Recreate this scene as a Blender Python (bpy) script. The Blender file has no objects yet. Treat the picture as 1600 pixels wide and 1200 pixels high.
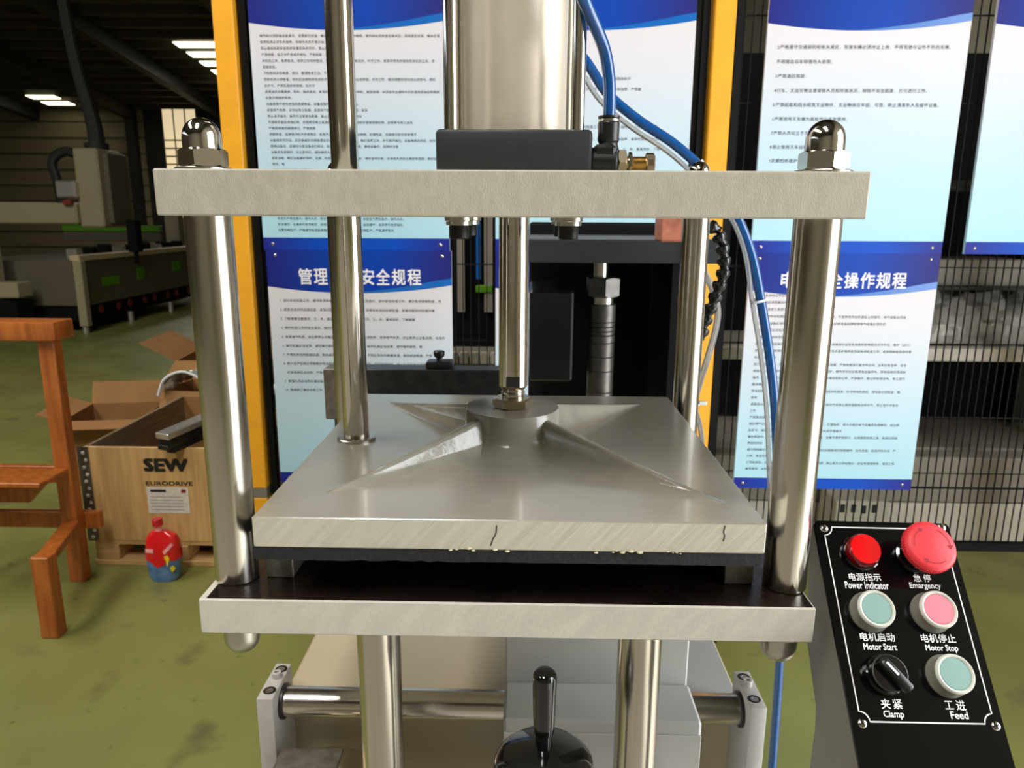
import bpy, bmesh, math, random
from mathutils import Vector, Matrix
random.seed(7)
PI = math.pi
SC = bpy.context.scene
COL = SC.collection

# ---------------------------------------------------------------- camera, world, lights, exposure
cam_d = bpy.data.cameras.new('camera')
cam = bpy.data.objects.new('camera', cam_d)
COL.objects.link(cam)
EYE = Vector((0.0, 0.0, 1.35))
cam_d.sensor_fit = 'HORIZONTAL'
cam_d.sensor_width = 36.0
cam_d.lens = 36.0 * 1155.0 / 1600.0
cam_d.clip_start = 0.02
cam_d.clip_end = 200
# columns: camera right, up, backward axes in world space
right = Vector((0.99977939, 0.02026778, 0.00551335))
down = Vector((0.00983085, -0.21956758, -0.97554776))
fwd = Vector((-0.01856163, 0.97538674, -0.21971839))
cam.matrix_world = Matrix(((right.x, -down.x, -fwd.x, EYE.x),
                           (right.y, -down.y, -fwd.y, EYE.y),
                           (right.z, -down.z, -fwd.z, EYE.z),
                           (0, 0, 0, 1)))
cam_d.dof.use_dof = True
cam_d.dof.focus_distance = 0.62
cam_d.dof.aperture_fstop = 17.0
SC.camera = cam

SC.view_settings.view_transform = 'Standard'
SC.view_settings.look = 'None'
SC.view_settings.gamma = 1.0
SC.view_settings.use_curve_mapping = False
SC.view_settings.exposure = 0.0

world = bpy.data.worlds.new('overcast_sky')
SC.world = world
world.use_nodes = True
wb = world.node_tree.nodes['Background']
wb.inputs[0].default_value = (0.80, 0.90, 1.0, 1)
wb.inputs[1].default_value = 2.6


def area_light(name, loc, direction, sx, sy, power, color=(1, 1, 1)):
    d = bpy.data.lights.new(name, 'AREA')
    d.shape = 'RECTANGLE'
    d.size = sx
    d.size_y = sy
    d.energy = power
    d.color = color
    o = bpy.data.objects.new(name, d)
    COL.objects.link(o)
    o.location = loc
    o.rotation_euler = Vector(direction).to_track_quat('-Z', 'Y').to_euler()
    return o


# daylight through the big loading door in the right wall and the far skylight; near and left overheads are added fill
area_light('loading_door_daylight', (2.72, -0.15, 1.62), (-1, 0, 0), 2.0, 3.0, 135, (0.97, 0.985, 1.0))
area_light('overhead_fill_near', (-1.0, -3.0, 6.0), (0, 0, -1), 0.9, 5.0, 430, (1.0, 0.98, 0.94))  # added fill for front and top faces, no skylight above it
area_light('overhead_fill_left', (-4.4, 0.6, 5.9), (0, 0, -1), 0.9, 6.0, 400, (1.0, 0.95, 0.84))  # added fill that brightens the left of the hall, no skylight here
area_light('roof_light_far', (-7.0, 17.6, 4.62), (0, 0, -1), 0.8, 3.0, 130, (1.0, 0.96, 0.84))
sun_d = bpy.data.lights.new('sun', 'SUN')
sun_d.energy = 5.0
sun_d.angle = math.radians(2.0)
sun_d.color = (1.0, 0.97, 0.92)
sun = bpy.data.objects.new('sun', sun_d)
COL.objects.link(sun)
sun.rotation_euler = Vector((-0.53, 0.04, -0.85)).to_track_quat('-Z', 'Y').to_euler()


# ---------------------------------------------------------------- materials
def lin(c):
    out = []
    for v in c:
        v /= 255.0
        out.append(v / 12.92 if v <= 0.04045 else ((v + 0.055) / 1.055) ** 2.4)
    return (out[0], out[1], out[2], 1.0)


def mat(name, rgb, rough=0.5, metal=0.0, var=0.0, vscale=20.0, bump=0.0, bscale=200.0,
        stretch=(1, 1, 1), rot=(0, 0, 0), rough_var=0.0, coat=0.0, transmission=0.0,
        alpha=1.0, emit=None, estr=0.0, rgb2=None, ior=1.5, bdist=0.001, vstretch=None, spec=0.5):
    m = bpy.data.materials.new(name)
    m.use_nodes = True
    nt = m.node_tree
    b = nt.nodes['Principled BSDF']
    b.inputs['Base Color'].default_value = lin(rgb)
    b.inputs['Roughness'].default_value = rough
    b.inputs['Metallic'].default_value = metal
    b.inputs['IOR'].default_value = ior
    b.inputs['Specular IOR Level'].default_value = spec
    b.inputs['Coat Weight'].default_value = coat
    b.inputs['Coat Roughness'].default_value = 0.08
    b.inputs['Transmission Weight'].default_value = transmission
    b.inputs['Alpha'].default_value = alpha
    if emit:
        b.inputs['Emission Color'].default_value = lin(emit)
        b.inputs['Emission Strength'].default_value = estr
    if var or rgb2 or bump or rough_var:
        tc = nt.nodes.new('ShaderNodeTexCoord')

        def noise(scale, st, detail=4.0):
            mp = nt.nodes.new('ShaderNodeMapping')
            mp.vector_type = 'TEXTURE'
            mp.inputs['Scale'].default_value = tuple(1.0 / q for q in st)
            mp.inputs['Rotation'].default_value = rot
            nt.links.new(tc.outputs['Object'], mp.inputs['Vector'])
            n = nt.nodes.new('ShaderNodeTexNoise')
            n.inputs['Scale'].default_value = scale
            n.inputs['Detail'].default_value = detail
            nt.links.new(mp.outputs['Vector'], n.inputs['Vector'])
            return n
        if var or rgb2:
            n = noise(vscale, vstretch or stretch)
            r = nt.nodes.new('ShaderNodeValToRGB')
            c = lin(rgb)
            c2 = lin(rgb2) if rgb2 else tuple(min(1, v * (1 - var)) for v in c[:3]) + (1,)
            c1 = c if rgb2 else tuple(min(1, v * (1 + var * 0.6)) for v in c[:3]) + (1,)
            r.color_ramp.elements[0].position = 0.34
            r.color_ramp.elements[1].position = 0.66
            r.color_ramp.elements[0].color = c2
            r.color_ramp.elements[1].color = c1
            nt.links.new(n.outputs['Fac'], r.inputs['Fac'])
            nt.links.new(r.outputs['Color'], b.inputs['Base Color'])
        if rough_var:
            n = noise(vscale * 1.7, stretch)
            mr = nt.nodes.new('ShaderNodeMapRange')
            mr.inputs['From Min'].default_value = 0.3
            mr.inputs['From Max'].default_value = 0.7
            mr.inputs['To Min'].default_value = max(0.02, rough - rough_var)
            mr.inputs['To Max'].default_value = rough + rough_var
            nt.links.new(n.outputs['Fac'], mr.inputs['Value'])
            nt.links.new(mr.outputs['Result'], b.inputs['Roughness'])
        if bump:
            n = noise(bscale, stretch, 3.0)
            bp = nt.nodes.new('ShaderNodeBump')
            bp.inputs['Strength'].default_value = bump
            bp.inputs['Distance'].default_value = bdist
            nt.links.new(n.outputs['Fac'], bp.inputs['Height'])
            nt.links.new(bp.outputs['Normal'], b.inputs['Normal'])
    return m


def gradient_mat(name, stops, axis, rough=0.4, mirror=False, spec=0.2):
    """a printed colour gradient across the sheet, along one axis of its bounding box"""
    m = bpy.data.materials.new(name)
    m.use_nodes = True
    nt = m.node_tree
    b = nt.nodes['Principled BSDF']
    b.inputs['Roughness'].default_value = rough
    b.inputs['Specular IOR Level'].default_value = spec
    tc = nt.nodes.new('ShaderNodeTexCoord')
    sp = nt.nodes.new('ShaderNodeSeparateXYZ')
    r = nt.nodes.new('ShaderNodeValToRGB')
    nt.links.new(tc.outputs['Generated'], sp.inputs[0])
    nt.links.new(sp.outputs[axis], r.inputs['Fac'])
    els = r.color_ramp.elements
    els[0].position = stops[0][0]
    els[0].color = lin(stops[0][1])
    els[1].position = stops[-1][0]
    els[1].color = lin(stops[-1][1])
    for p, c in stops[1:-1]:
        e = els.new(p)
        e.color = lin(c)
    nt.links.new(r.outputs['Color'], b.inputs['Base Color'])
    return m


M = {}
M['cast_paint'] = mat('grey_textured_paint', (172, 167, 151), 0.6, var=0.08, vscale=140, bump=0.4, bscale=950, stretch=(1.2, 1, 0.5), bdist=0.0009)
M['base_paint'] = mat('grey_ground_paint', (190, 186, 172), 0.55, var=0.08, vscale=60, bump=0.38, bscale=420, stretch=(0.45, 1, 1.5), rot=(0, math.radians(-48), 0), bdist=0.0009)
M['sawn_paint'] = mat('grey_sawn_paint', (188, 183, 165), 0.5, var=0.10, vscale=130, bump=0.55, bscale=380, stretch=(0.10, 1, 1.8), rot=(0, math.radians(-48), 0), bdist=0.0012)
M['gloss_paint'] = mat('grey_gloss_paint', (143, 139, 126), 0.15, var=0.08, vscale=10, bump=0.2, bscale=800, coat=0.2, bdist=0.0006)
M['weld_paint'] = mat('grey_weld_paint', (143, 139, 126), 0.15, var=0.12, vscale=40, bump=0.35, bscale=140, coat=0.3, bdist=0.0012)
M['drip'] = mat('yellowed_paint_drip', (186, 181, 150), 0.4)
M['oily'] = mat('oiled_dark_steel', (20, 14, 12), 0.26, var=0.7, vscale=26, bump=0.10, bscale=500, rough_var=0.10, rgb2=(34, 24, 20))
M['post'] = mat('ground_steel', (196, 190, 178), 0.20, 1.0, rough_var=0.05, vscale=5, stretch=(22, 22, 0.4), bump=0.05, bscale=30, bdist=0.0004)
M['chrome'] = mat('polished_chrome', (214, 210, 200), 0.10, 1.0)
M['zinc'] = mat('plated_steel', (186, 182, 172), 0.28, 1.0, bump=0.15, bscale=400)
M['rod'] = mat('hard_chromed_rod', (206, 200, 190), 0.13, 1.0, rough_var=0.03, vscale=6, stretch=(20, 20, 0.4))
M['rail'] = mat('ground_rail_steel', (206, 200, 190), 0.22, 1.0)
M['raw_steel'] = mat('raw_milled_steel', (120, 114, 104), 0.48, 0.75, var=0.25, vscale=90, bump=0.4, bscale=260)
M['dark_steel'] = mat('blackened_steel', (70, 69, 68), 0.42, 0.8, var=0.25, vscale=50, bump=0.2, bscale=300)
M['black_oxide'] = mat('black_oxide_steel', (34, 32, 31), 0.4, 0.5, bump=0.2, bscale=600)
M['anodised'] = mat('dark_anodised_aluminium', (44, 47, 49), 0.42, 0.15, var=0.10, vscale=70, bump=0.12, bscale=900)
M['barrel'] = mat('satin_aluminium_tube', (226, 214, 194), 0.46, 0.7, bump=0.08, bscale=500, var=0.04, vscale=40)
M['rubber'] = mat('black_foam_rubber', (26, 25, 26), 0.75, var=0.4, vscale=160, bump=0.6, bscale=300)
M['black_plastic'] = mat('black_plastic', (20, 20, 20), 0.35, bump=0.05, bscale=500)
M['gloss_black'] = mat('gloss_black_plastic', (10, 10, 11), 0.12, coat=0.4)
M['brass'] = mat('brass', (196, 150, 78), 0.3, 1.0, bump=0.3, bscale=300)
M['nickel'] = mat('nickel_plate', (176, 162, 136), 0.28, 1.0)
M['blue_hose'] = mat('translucent_blue_hose', (8, 82, 150), 0.16, coat=0.5, transmission=0.25, ior=1.45)
M['clear_hose'] = mat('clear_plastic_hose', (205, 205, 202), 0.14, transmission=0.72, ior=1.4)
M['white_plastic'] = mat('white_nylon', (222, 226, 230), 0.35)
M['machine_grey'] = mat('machine_grey_paint', (178, 178, 174), 0.34, var=0.05, vscale=20, bump=0.06, bscale=200)
M['machine_beige'] = mat('bed_beige_paint', (176, 163, 138), 0.36, var=0.05, vscale=9)
M['block_grey'] = mat('end_block_paint', (176, 171, 166), 0.42, var=0.06, vscale=40, bump=0.1, bscale=400)
M['panel_box'] = mat('panel_box_paint', (116, 111, 100), 0.42, var=0.05, vscale=30, bump=0.05, bscale=400)
M['panel_face'] = mat('gloss_black_panel', (7, 7, 8), 0.12, spec=0.3)
M['print_white'] = mat('white_print', (236, 236, 236), 0.5)
M['lamp_red'] = mat('red_lens', (214, 8, 16), 0.2, coat=0.5, emit=(220, 8, 16), estr=0.25)
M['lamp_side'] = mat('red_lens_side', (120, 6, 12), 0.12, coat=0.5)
M['estop_red'] = mat('mushroom_red', (226, 52, 62), 0.5, bump=0.15, bscale=900)
M['estop_mark'] = mat('pressed_arrow_red', (150, 26, 34), 0.55)
M['boot'] = mat('dusty_clear_boot', (168, 166, 152), 0.25, transmission=0.55, ior=1.3)
M['boot_rim'] = mat('dusty_clear_boot_rim', (226, 226, 214), 0.38, transmission=0.15, ior=1.35)
M['cap_green'] = mat('faded_green_cap', (128, 162, 154), 0.4)
M['cap_red'] = mat('faded_red_cap', (226, 124, 138), 0.4)
M['yellow'] = mat('yellow_powder_coat', (240, 168, 34), 0.45, var=0.05, vscale=20)
M['mesh_black'] = mat('black_coated_wire', (9, 9, 9), 0.7, spec=0.2)
M['joint_grey'] = mat('grey_post_joint', (120, 116, 104), 0.5)
M['floor'] = mat('green_floor_paint', (124, 126, 66), 0.45, rgb2=(112, 112, 60), vscale=1.7, bump=0.08, bscale=60, rough_var=0.10)


def floor_stains(m):
    nt = m.node_tree
    bs = nt.nodes['Principled BSDF']
    src = bs.inputs['Base Color'].links[0].from_socket
    tc = nt.nodes.new('ShaderNodeTexCoord')
    for sc, lo, hi, col in ((5.0, 0.60, 0.72, (88, 82, 56)), (22.0, 0.66, 0.76, (72, 66, 46))):
        n = nt.nodes.new('ShaderNodeTexNoise')
        n.inputs['Scale'].default_value = sc
        n.inputs['Detail'].default_value = 5
        nt.links.new(tc.outputs['Object'], n.inputs['Vector'])
        r = nt.nodes.new('ShaderNodeMapRange')
        r.inputs['From Min'].default_value = lo
        r.inputs['From Max'].default_value = hi
        r.inputs['To Max'].default_value = 0.75
        nt.links.new(n.outputs['Fac'], r.inputs['Value'])
        mx = nt.nodes.new('ShaderNodeMix')
        mx.data_type = 'RGBA'
        mx.inputs[7].default_value = lin(col)
        nt.links.new(r.outputs['Result'], mx.inputs[0])
        nt.links.new(src, mx.inputs[6])
        src = mx.outputs[2]
    nt.links.new(src, bs.inputs['Base Color'])


floor_stains(M['floor'])
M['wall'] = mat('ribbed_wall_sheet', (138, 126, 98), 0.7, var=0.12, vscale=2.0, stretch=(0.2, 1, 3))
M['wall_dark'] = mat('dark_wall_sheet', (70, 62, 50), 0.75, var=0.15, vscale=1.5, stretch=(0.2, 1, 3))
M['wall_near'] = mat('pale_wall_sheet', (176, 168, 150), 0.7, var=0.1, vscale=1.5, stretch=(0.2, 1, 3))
M['concrete'] = mat('pale_concrete', (206, 202, 192), 0.8, var=0.1, vscale=3)
M['grey_patch'] = mat('added_grey_floor', (146, 140, 128), 0.5, var=0.2, vscale=2)  # for the unseen patch added to tone down green reflections
M['roof'] = mat('roof_sheet', (74, 66, 52), 0.7, var=0.1, vscale=2)
M['steel_dark'] = mat('dark_painted_steel', (30, 26, 22), 0.6)
M['skylight'] = mat('backlit_roof_light', (255, 252, 220), 0.5, emit=(255, 250, 214), estr=3.2)
M['window'] = mat('backlit_window', (240, 220, 180), 0.5, emit=(236, 214, 172), estr=0.85)
M['plywood'] = mat('plywood', (206, 168, 110), 0.6, rgb2=(186, 146, 92), vscale=9, stretch=(6, 1, 0.5), bump=0.08, bscale=40)
M['plywood_in'] = mat('weathered_plank', (150, 128, 96), 0.7, rgb2=(118, 98, 72), vscale=10, stretch=(1, 0.4, 5))
M['pallet_wood'] = mat('pallet_pine', (196, 156, 100), 0.65, var=0.2, vscale=14, stretch=(0.4, 1, 4))
M['stool_wood'] = mat('varnished_orange_wood', (180, 102, 42), 0.36, rgb2=(146, 76, 28), vscale=12, stretch=(5, 5, 0.5), coat=0.2)
M['cardboard'] = mat('brown_cardboard', (150, 108, 62), 0.75, var=0.12, vscale=8)
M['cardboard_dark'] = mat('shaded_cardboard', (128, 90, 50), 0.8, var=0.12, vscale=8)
M['strip'] = mat('galvanised_edge_strip', (112, 106, 96), 0.5, 0.6)
M['print_black'] = mat('black_print', (22, 20, 20), 0.6)
M['label'] = mat('white_label', (214, 206, 196), 0.6, var=0.1, vscale=60)
M['silver'] = mat('brushed_aluminium', (206, 202, 196), 0.32, 0.8)
M['black_rubber'] = mat('black_gasket', (14, 14, 14), 0.6)
M['pouch_red'] = mat('red_printed_film', (206, 22, 26), 0.22, coat=0.3, var=0.1, vscale=12)
M['pouch_blue'] = mat('blue_printed_film', (96, 132, 176), 0.25, coat=0.3, rgb2=(60, 100, 140), vscale=26)
M['pouch_yellow'] = mat('yellow_printed_film', (228, 200, 40), 0.3)
M['pouch_pink'] = mat('pink_print', (232, 160, 160), 0.35)
M['cap_crimson'] = mat('crimson_cap', (190, 30, 40), 0.35)
M['wrap'] = mat('clear_stretch_wrap', (224, 222, 214), 0.16, transmission=0.55, ior=1.3, bump=0.9, bscale=14, bdist=0.02)
M['cnc_cream'] = mat('cnc_cream_paint', (158, 148, 118), 0.5)
M['cnc_grey'] = mat('cnc_grey_paint', (98, 92, 76), 0.5, var=0.05, vscale=4)
M['cnc_light'] = mat('cnc_light_edge', (196, 180, 142), 0.45)
M['cnc_green'] = mat('cnc_green_mark', (88, 150, 20), 0.5)
M['cnc_red'] = mat('cnc_red_mark', (128, 44, 32), 0.6)
M['dark_void'] = mat('dark_paint_and_shade', (9, 9, 8), 0.8, spec=0.2)  # dark paint; also stands for the shade in voids behind the fence
M['dark_gloss'] = mat('dark_gloss_paint', (10, 12, 15), 0.3)
M['rack_white'] = mat('rack_beam_paint', (212, 204, 188), 0.5, var=0.06, vscale=10)
M['rack_grey'] = mat('rack_grey_paint', (150, 142, 130), 0.55, var=0.08, vscale=8)
M['bin_grey'] = mat('perforated_bin_paint', (190, 182, 164), 0.55)
M['orange_block'] = mat('faded_red_valve', (170, 104, 84), 0.45, var=0.3, vscale=60)
M['loc_black'] = mat('black_jointed_hose', (12, 12, 12), 0.24, coat=0.2)
M['shaft_grey'] = mat('cutter_shaft_steel', (92, 90, 86), 0.42, 0.9, bump=0.15, bscale=300, var=0.2, vscale=60)
M['poster_body'] = gradient_mat('poster_print_body', [(0.0, (166, 212, 226)), (0.35, (186, 212, 226)), (0.75, (214, 212, 218)), (1.0, (218, 211, 211))], 2, 0.5)
M['poster_blue'] = gradient_mat('poster_print_blue', [(0.0, (30, 34, 122)), (0.35, (2, 58, 156)), (0.6, (2, 62, 166)), (1.0, (38, 36, 112))], 0, 0.5)
M['poster_light'] = mat('poster_print_light_blue', (20, 100, 182), 0.28)
M['poster_foot'] = gradient_mat('poster_print_foot', [(0.0, (32, 38, 134)), (0.3, (4, 70, 178)), (0.7, (4, 74, 184)), (1.0, (36, 38, 128))], 0, 0.5)
M['poster_edge'] = mat('foam_board_edge', (214, 210, 204), 0.6)
M['ink'] = mat('poster_ink', (30, 32, 42), 0.5)
M['title_ink'] = mat('poster_title_white', (238, 236, 238), 0.45)


# ---------------------------------------------------------------- mesh building
class B:
    """collects shapes in world coordinates; made into one mesh by part()"""

    def __init__(self):
        self.bm = bmesh.new()
        self.mi = 0

    def _tag(self, faces):
        for f in faces:
            f.material_index = self.mi

    def box(self, x0, x1, y0, y1, z0, z1, bevel=0.0, Mx=None, seg=1):
        t = bmesh.new()
        vs = [t.verts.new(p) for p in ((x0, y0, z0), (x1, y0, z0), (x1, y1, z0), (x0, y1, z0),
                                       (x0, y0, z1), (x1, y0, z1), (x1, y1, z1), (x0, y1, z1))]
        for f in ((3, 2, 1, 0), (4, 5, 6, 7), (0, 1, 5, 4), (1, 2, 6, 5), (2, 3, 7, 6), (3, 0, 4, 7)):
            t.faces.new([vs[i] for i in f])
        if bevel > 0:
            bmesh.ops.bevel(t, geom=list(t.edges), offset=bevel, segments=seg, affect='EDGES', profile=0.5)
        self.merge(t, Mx)
        return self

    def merge(self, t, Mx=None):
        if Mx is not None:
            bmesh.ops.transform(t, matrix=Mx, verts=t.verts)
        vm = {v: self.bm.verts.new(v.co) for v in t.verts}
        for f in t.faces:
            try:
                nf = self.bm.faces.new([vm[v] for v in f.verts])
                nf.material_index = self.mi
            except ValueError:
                pass
        t.free()

    def grid(self, rows, close_u=False, cap0=False, cap1=False):
        """rows of points -> quads between neighbouring rows (each row closed when close_u)"""
        vr = [[self.bm.verts.new(p) for p in r] for r in rows]
        n = len(vr[0])
        for a, b in zip(vr, vr[1:]):
            for i in range(n if close_u else n - 1):
                j = (i + 1) % n
                f = self.bm.faces.new((a[i], a[j], b[j], b[i]))
                f.material_index = self.mi
        if cap0:
            self.bm.faces.new(list(reversed(vr[0]))).material_index = self.mi
        if cap1:
            self.bm.faces.new(vr[-1]).material_index = self.mi
        return self

    def lathe(self, profile, Mx=Matrix.Identity(4), seg=32, cap0=True, cap1=True):
        rows = []
        for r, z in profile:
            rows.append([Mx @ Vector((r * math.cos(2 * PI * i / seg), r * math.sin(2 * PI * i / seg), z)) for i in range(seg)])
        return self.grid(rows, True, cap0, cap1)

    def cyl(self, p0, p1, r, seg=32, r1=None, ch=0.0):
        p0, p1 = Vector(p0), Vector(p1)
        L = (p1 - p0).length
        Mx = Matrix.Translation(p0) @ (p1 - p0).to_track_quat('Z', 'Y').to_matrix().to_4x4()
        r1 = r if r1 is None else r1
        if ch:
            prof = [(r - ch, 0), (r, ch), (r1, L - ch), (r1 - ch, L)]
        else:
            prof = [(r, 0), (r1, L)]
        return self.lathe(prof, Mx, seg)

    def hexnut(self, ap, z0, z1, Mx=Matrix.Identity(4), ch_top=True, ch_bot=False, n=6, rot=0.0):
        """hexagon with the curved 30 degree corner chamfers of a real nut"""
        pts = []
        k = 8
        for s in range(n):
            for i in range(k):
                a0 = 2 * PI * s / n - PI / n
                t = -1 + 2 * i / k
                y = ap * math.tan(PI / n) * t
                ang = 2 * PI * s / n + rot
                x = ap
                pts.append((x * math.cos(ang) - y * math.sin(ang), x * math.sin(ang) + y * math.cos(ang)))
        rin = ap * 0.97
        tn = math.tan(math.radians(30))

        def drop(x, y):
            return max(0.0, (math.hypot(x, y) - rin) * tn)

        def ring(zf, sc=None):
            row = []
            for x, y in pts:
                if sc is not None:
                    q = sc / math.hypot(x, y)
                    row.append(Mx @ Vector((x * q, y * q, zf)))
                else:
                    row.append(Mx @ Vector((x, y, zf(x, y))))
            return row
        rows = []
        if ch_bot:
            rows.append(ring(z0, rin))
            rows.append(ring(lambda x, y: z0 + drop(x, y)))
        else:
            rows.append(ring(lambda x, y: z0))
        if ch_top:
            rows.append(ring(lambda x, y: z1 - drop(x, y)))
            rows.append(ring(z1, rin))
        else:
            rows.append(ring(lambda x, y: z1))
        return self.grid(rows, True, True, True)

    def tube(self, pts, r, seg=12, sub=6, closed_caps=True, rfun=None):
        P = smooth_path([Vector(p) for p in pts], sub)
        up = Vector((0.13, 0.2, 1)).normalized()
        rows = []
        prev = None
        for i, p in enumerate(P):
            t = (P[min(i + 1, len(P) - 1)] - P[max(i - 1, 0)]).normalized()
            if prev is None:
                a = t.cross(up)
                if a.length < 1e-3:
                    a = t.cross(Vector((1, 0, 0)))
                a.normalize()
            else:
                a = (prev - t * prev.dot(t)).normalized()
            prev = a
            b = t.cross(a)
            rr = rfun(i / (len(P) - 1)) if rfun else r
            rows.append([p + (a * math.cos(2 * PI * k / seg) + b * math.sin(2 * PI * k / seg)) * rr for k in range(seg)])
        return self.grid(rows, True, closed_caps, closed_caps)

    def prism(self, poly, y0, y1):
        """outline in x/z, given a depth along y"""
        a = [self.bm.verts.new((x, y0, z)) for x, z in poly]
        b = [self.bm.verts.new((x, y1, z)) for x, z in poly]
        n = len(poly)
        self._tag([self.bm.faces.new(a), self.bm.faces.new(list(reversed(b)))])
        for i in range(n):
            j = (i + 1) % n
            self._tag([self.bm.faces.new((a[i], b[i], b[j], a[j]))])
        return self

    def bar(self, p0, p1, w, h, bevel=0.0):
        """rectangular bar from p0 to p1"""
        p0, p1 = Vector(p0), Vector(p1)
        L = (p1 - p0).length
        Mx = Matrix.Translation(p0) @ (p1 - p0).to_track_quat('Z', 'Y').to_matrix().to_4x4()
        return self.box(-w / 2, w / 2, -h / 2, h / 2, 0, L, bevel, Mx)


def smooth_path(P, sub):
    if len(P) < 3 or sub <= 1:
        return P
    out = []
    Q = [P[0] * 2 - P[1]] + P + [P[-1] * 2 - P[-2]]
    for i in range(1, len(Q) - 2):
        p0, p1, p2, p3 = Q[i - 1], Q[i], Q[i + 1], Q[i + 2]
        for s in range(sub):
            t = s / sub
            out.append(0.5 * ((2 * p1) + (p2 - p0) * t + (2 * p0 - 5 * p1 + 4 * p2 - p3) * t * t + (3 * p1 - p0 - 3 * p2 + p3) * t ** 3))
    out.append(P[-1])
    return out


WORLD = {}


def thing(name, label, cat, loc, group=None):
    o = bpy.data.objects.new(name, None)
    COL.objects.link(o)
    o.empty_display_size = 0.05
    o.location = loc
    o['label'] = label
    o['category'] = cat
    if group:
        o['group'] = group
    WORLD[o] = Vector(loc)
    return o


def holder(name, parent, label=None):
    """an Empty part that carries sub-parts"""
    o = bpy.data.objects.new(name, None)
    COL.objects.link(o)
    o.parent = parent
    o.empty_display_size = 0.02
    WORLD[o] = WORLD[parent].copy()
    if label:
        o['label'] = label
    return o


def finish(name, me, mats, parent, smooth, label, kind, ang=25):
    if parent is not None:
        me.transform(Matrix.Translation(-WORLD[parent]))
    if not isinstance(mats, (list, tuple)):
        mats = [mats]
    for m in mats:
        me.materials.append(m)
    if smooth:
        me.polygons.foreach_set('use_smooth', [True] * len(me.polygons))
        me.set_sharp_from_angle(angle=math.radians(ang))
    o = bpy.data.objects.new(name, me)
    COL.objects.link(o)
    if parent is not None:
        o.parent = parent
        WORLD[o] = WORLD[parent].copy()
    else:
        WORLD[o] = Vector((0, 0, 0))
    if label:
        o['label'] = label
    if kind:
        o['kind'] = kind
    return o


def part(name, b, mats, parent=None, smooth=True, label=None, kind=None, ang=25):
    bmesh.ops.recalc_face_normals(b.bm, faces=b.bm.faces)
    me = bpy.data.meshes.new(name)
    b.bm.to_mesh(me)
    b.bm.free()
    return finish(name, me, mats, parent, smooth, label, kind, ang)


def single(name, b, mats, label, cat, loc, group=None, smooth=True):
    """a thing that is one mesh, its origin at loc"""
    bmesh.ops.recalc_face_normals(b.bm, faces=b.bm.faces)
    me = bpy.data.meshes.new(name)
    b.bm.to_mesh(me)
    b.bm.free()
    me.transform(Matrix.Translation(-Vector(loc)))
    o = finish(name, me, mats, None, smooth, label, None)
    o.location = loc
    WORLD[o] = Vector(loc)
    o['category'] = cat
    if group:
        o['group'] = group
    return o


def copy_tree(o, parent=None):
    c = o.copy()
    COL.objects.link(c)
    if parent is not None:
        c.parent = parent
    WORLD[c] = WORLD[o].copy()
    for ch in list(o.children):
        copy_tree(ch, c)
    return c


def struct(name, b, mats, smooth=False):
    return part(name, b, mats, None, smooth, None, 'structure')


# ---- lettering: real glyph outlines, turned into flat meshes
_glyph = {}


def text_polys(s, bold=0.0, res=2):
    key = (s, bold, res)
    if key not in _glyph:
        cu = bpy.data.curves.new('lettering', 'FONT')
        cu.body = s
        cu.size = 1.0
        cu.offset = bold
        cu.resolution_u = res
        cu.fill_mode = 'FRONT'
        o = bpy.data.objects.new('lettering', cu)
        COL.objects.link(o)
        bpy.context.view_layer.update()
        me = bpy.data.meshes.new_from_object(o.evaluated_get(bpy.context.evaluated_depsgraph_get()))
        bpy.data.objects.remove(o)
        bpy.data.curves.remove(cu)
        vs = [v.co.copy() for v in me.vertices]
        fs = [tuple(p.vertices) for p in me.polygons]
        bpy.data.meshes.remove(me)
        if not vs:
            vs = [Vector((0, 0, 0)), Vector((0.001, 0, 0)), Vector((0, 0.001, 0))]
            fs = [(0, 1, 2)]
        x0 = min(v.x for v in vs); x1 = max(v.x for v in vs)
        y0 = min(v.y for v in vs); y1 = max(v.y for v in vs)
        _glyph[key] = (vs, fs, x0, x1, y0, y1)
    return _glyph[key]


def lettering(name, items, mats, parent, o, ex, ey, label=None):
    """items: (string, x, y, width, height, bold) boxes in the plane o + x*ex + y*ey (x, y = lower left corner of the ink)"""
    V, F = [], []
    o, ex, ey = Vector(o), Vector(ex), Vector(ey)
    en = ex.cross(ey).normalized() * 0.00003
    for s, x, y, w, h, bold in items:
        vs, fs, x0, x1, y0, y1 = text_polys(s, 0.0)
        sx = w / (x1 - x0 + 2 * bold)
        sy = h / (y1 - y0 + 2 * bold)
        # a bolder cut: the same outline laid down several times, a little apart
        for lay, (dx, dy) in enumerate(((-1, -1), (1, -1), (-1, 1), (1, 1), (0, 0)) if bold else ((0, 0),)):
            k = len(V)
            for v in vs:
                V.append(o + en * lay + ex * (x + (v.x - x0 + bold * (1 + dx)) * sx) + ey * (y + (v.y - y0 + bold * (1 + dy)) * sy))
            F += [tuple(i + k for i in f) for f in fs]
    me = bpy.data.meshes.new(name)
    me.from_pydata([tuple(v) for v in V], [], F)
    return finish(name, me, mats, parent, False, label, None)


# ================================================================ THE HALL
b = B(); b.box(-17, 2.75, -9, 22.2, -0.1, 0.0)
floor = struct('floor', b, M['floor'])
Z_E, SL = 4.40, 0.11          # eaves height, roof slope


def roof_z(y):
    return Z_E + SL * (22 - y) if y > 2 else Z_E + SL * 20 - SL * (2 - y)


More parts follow.
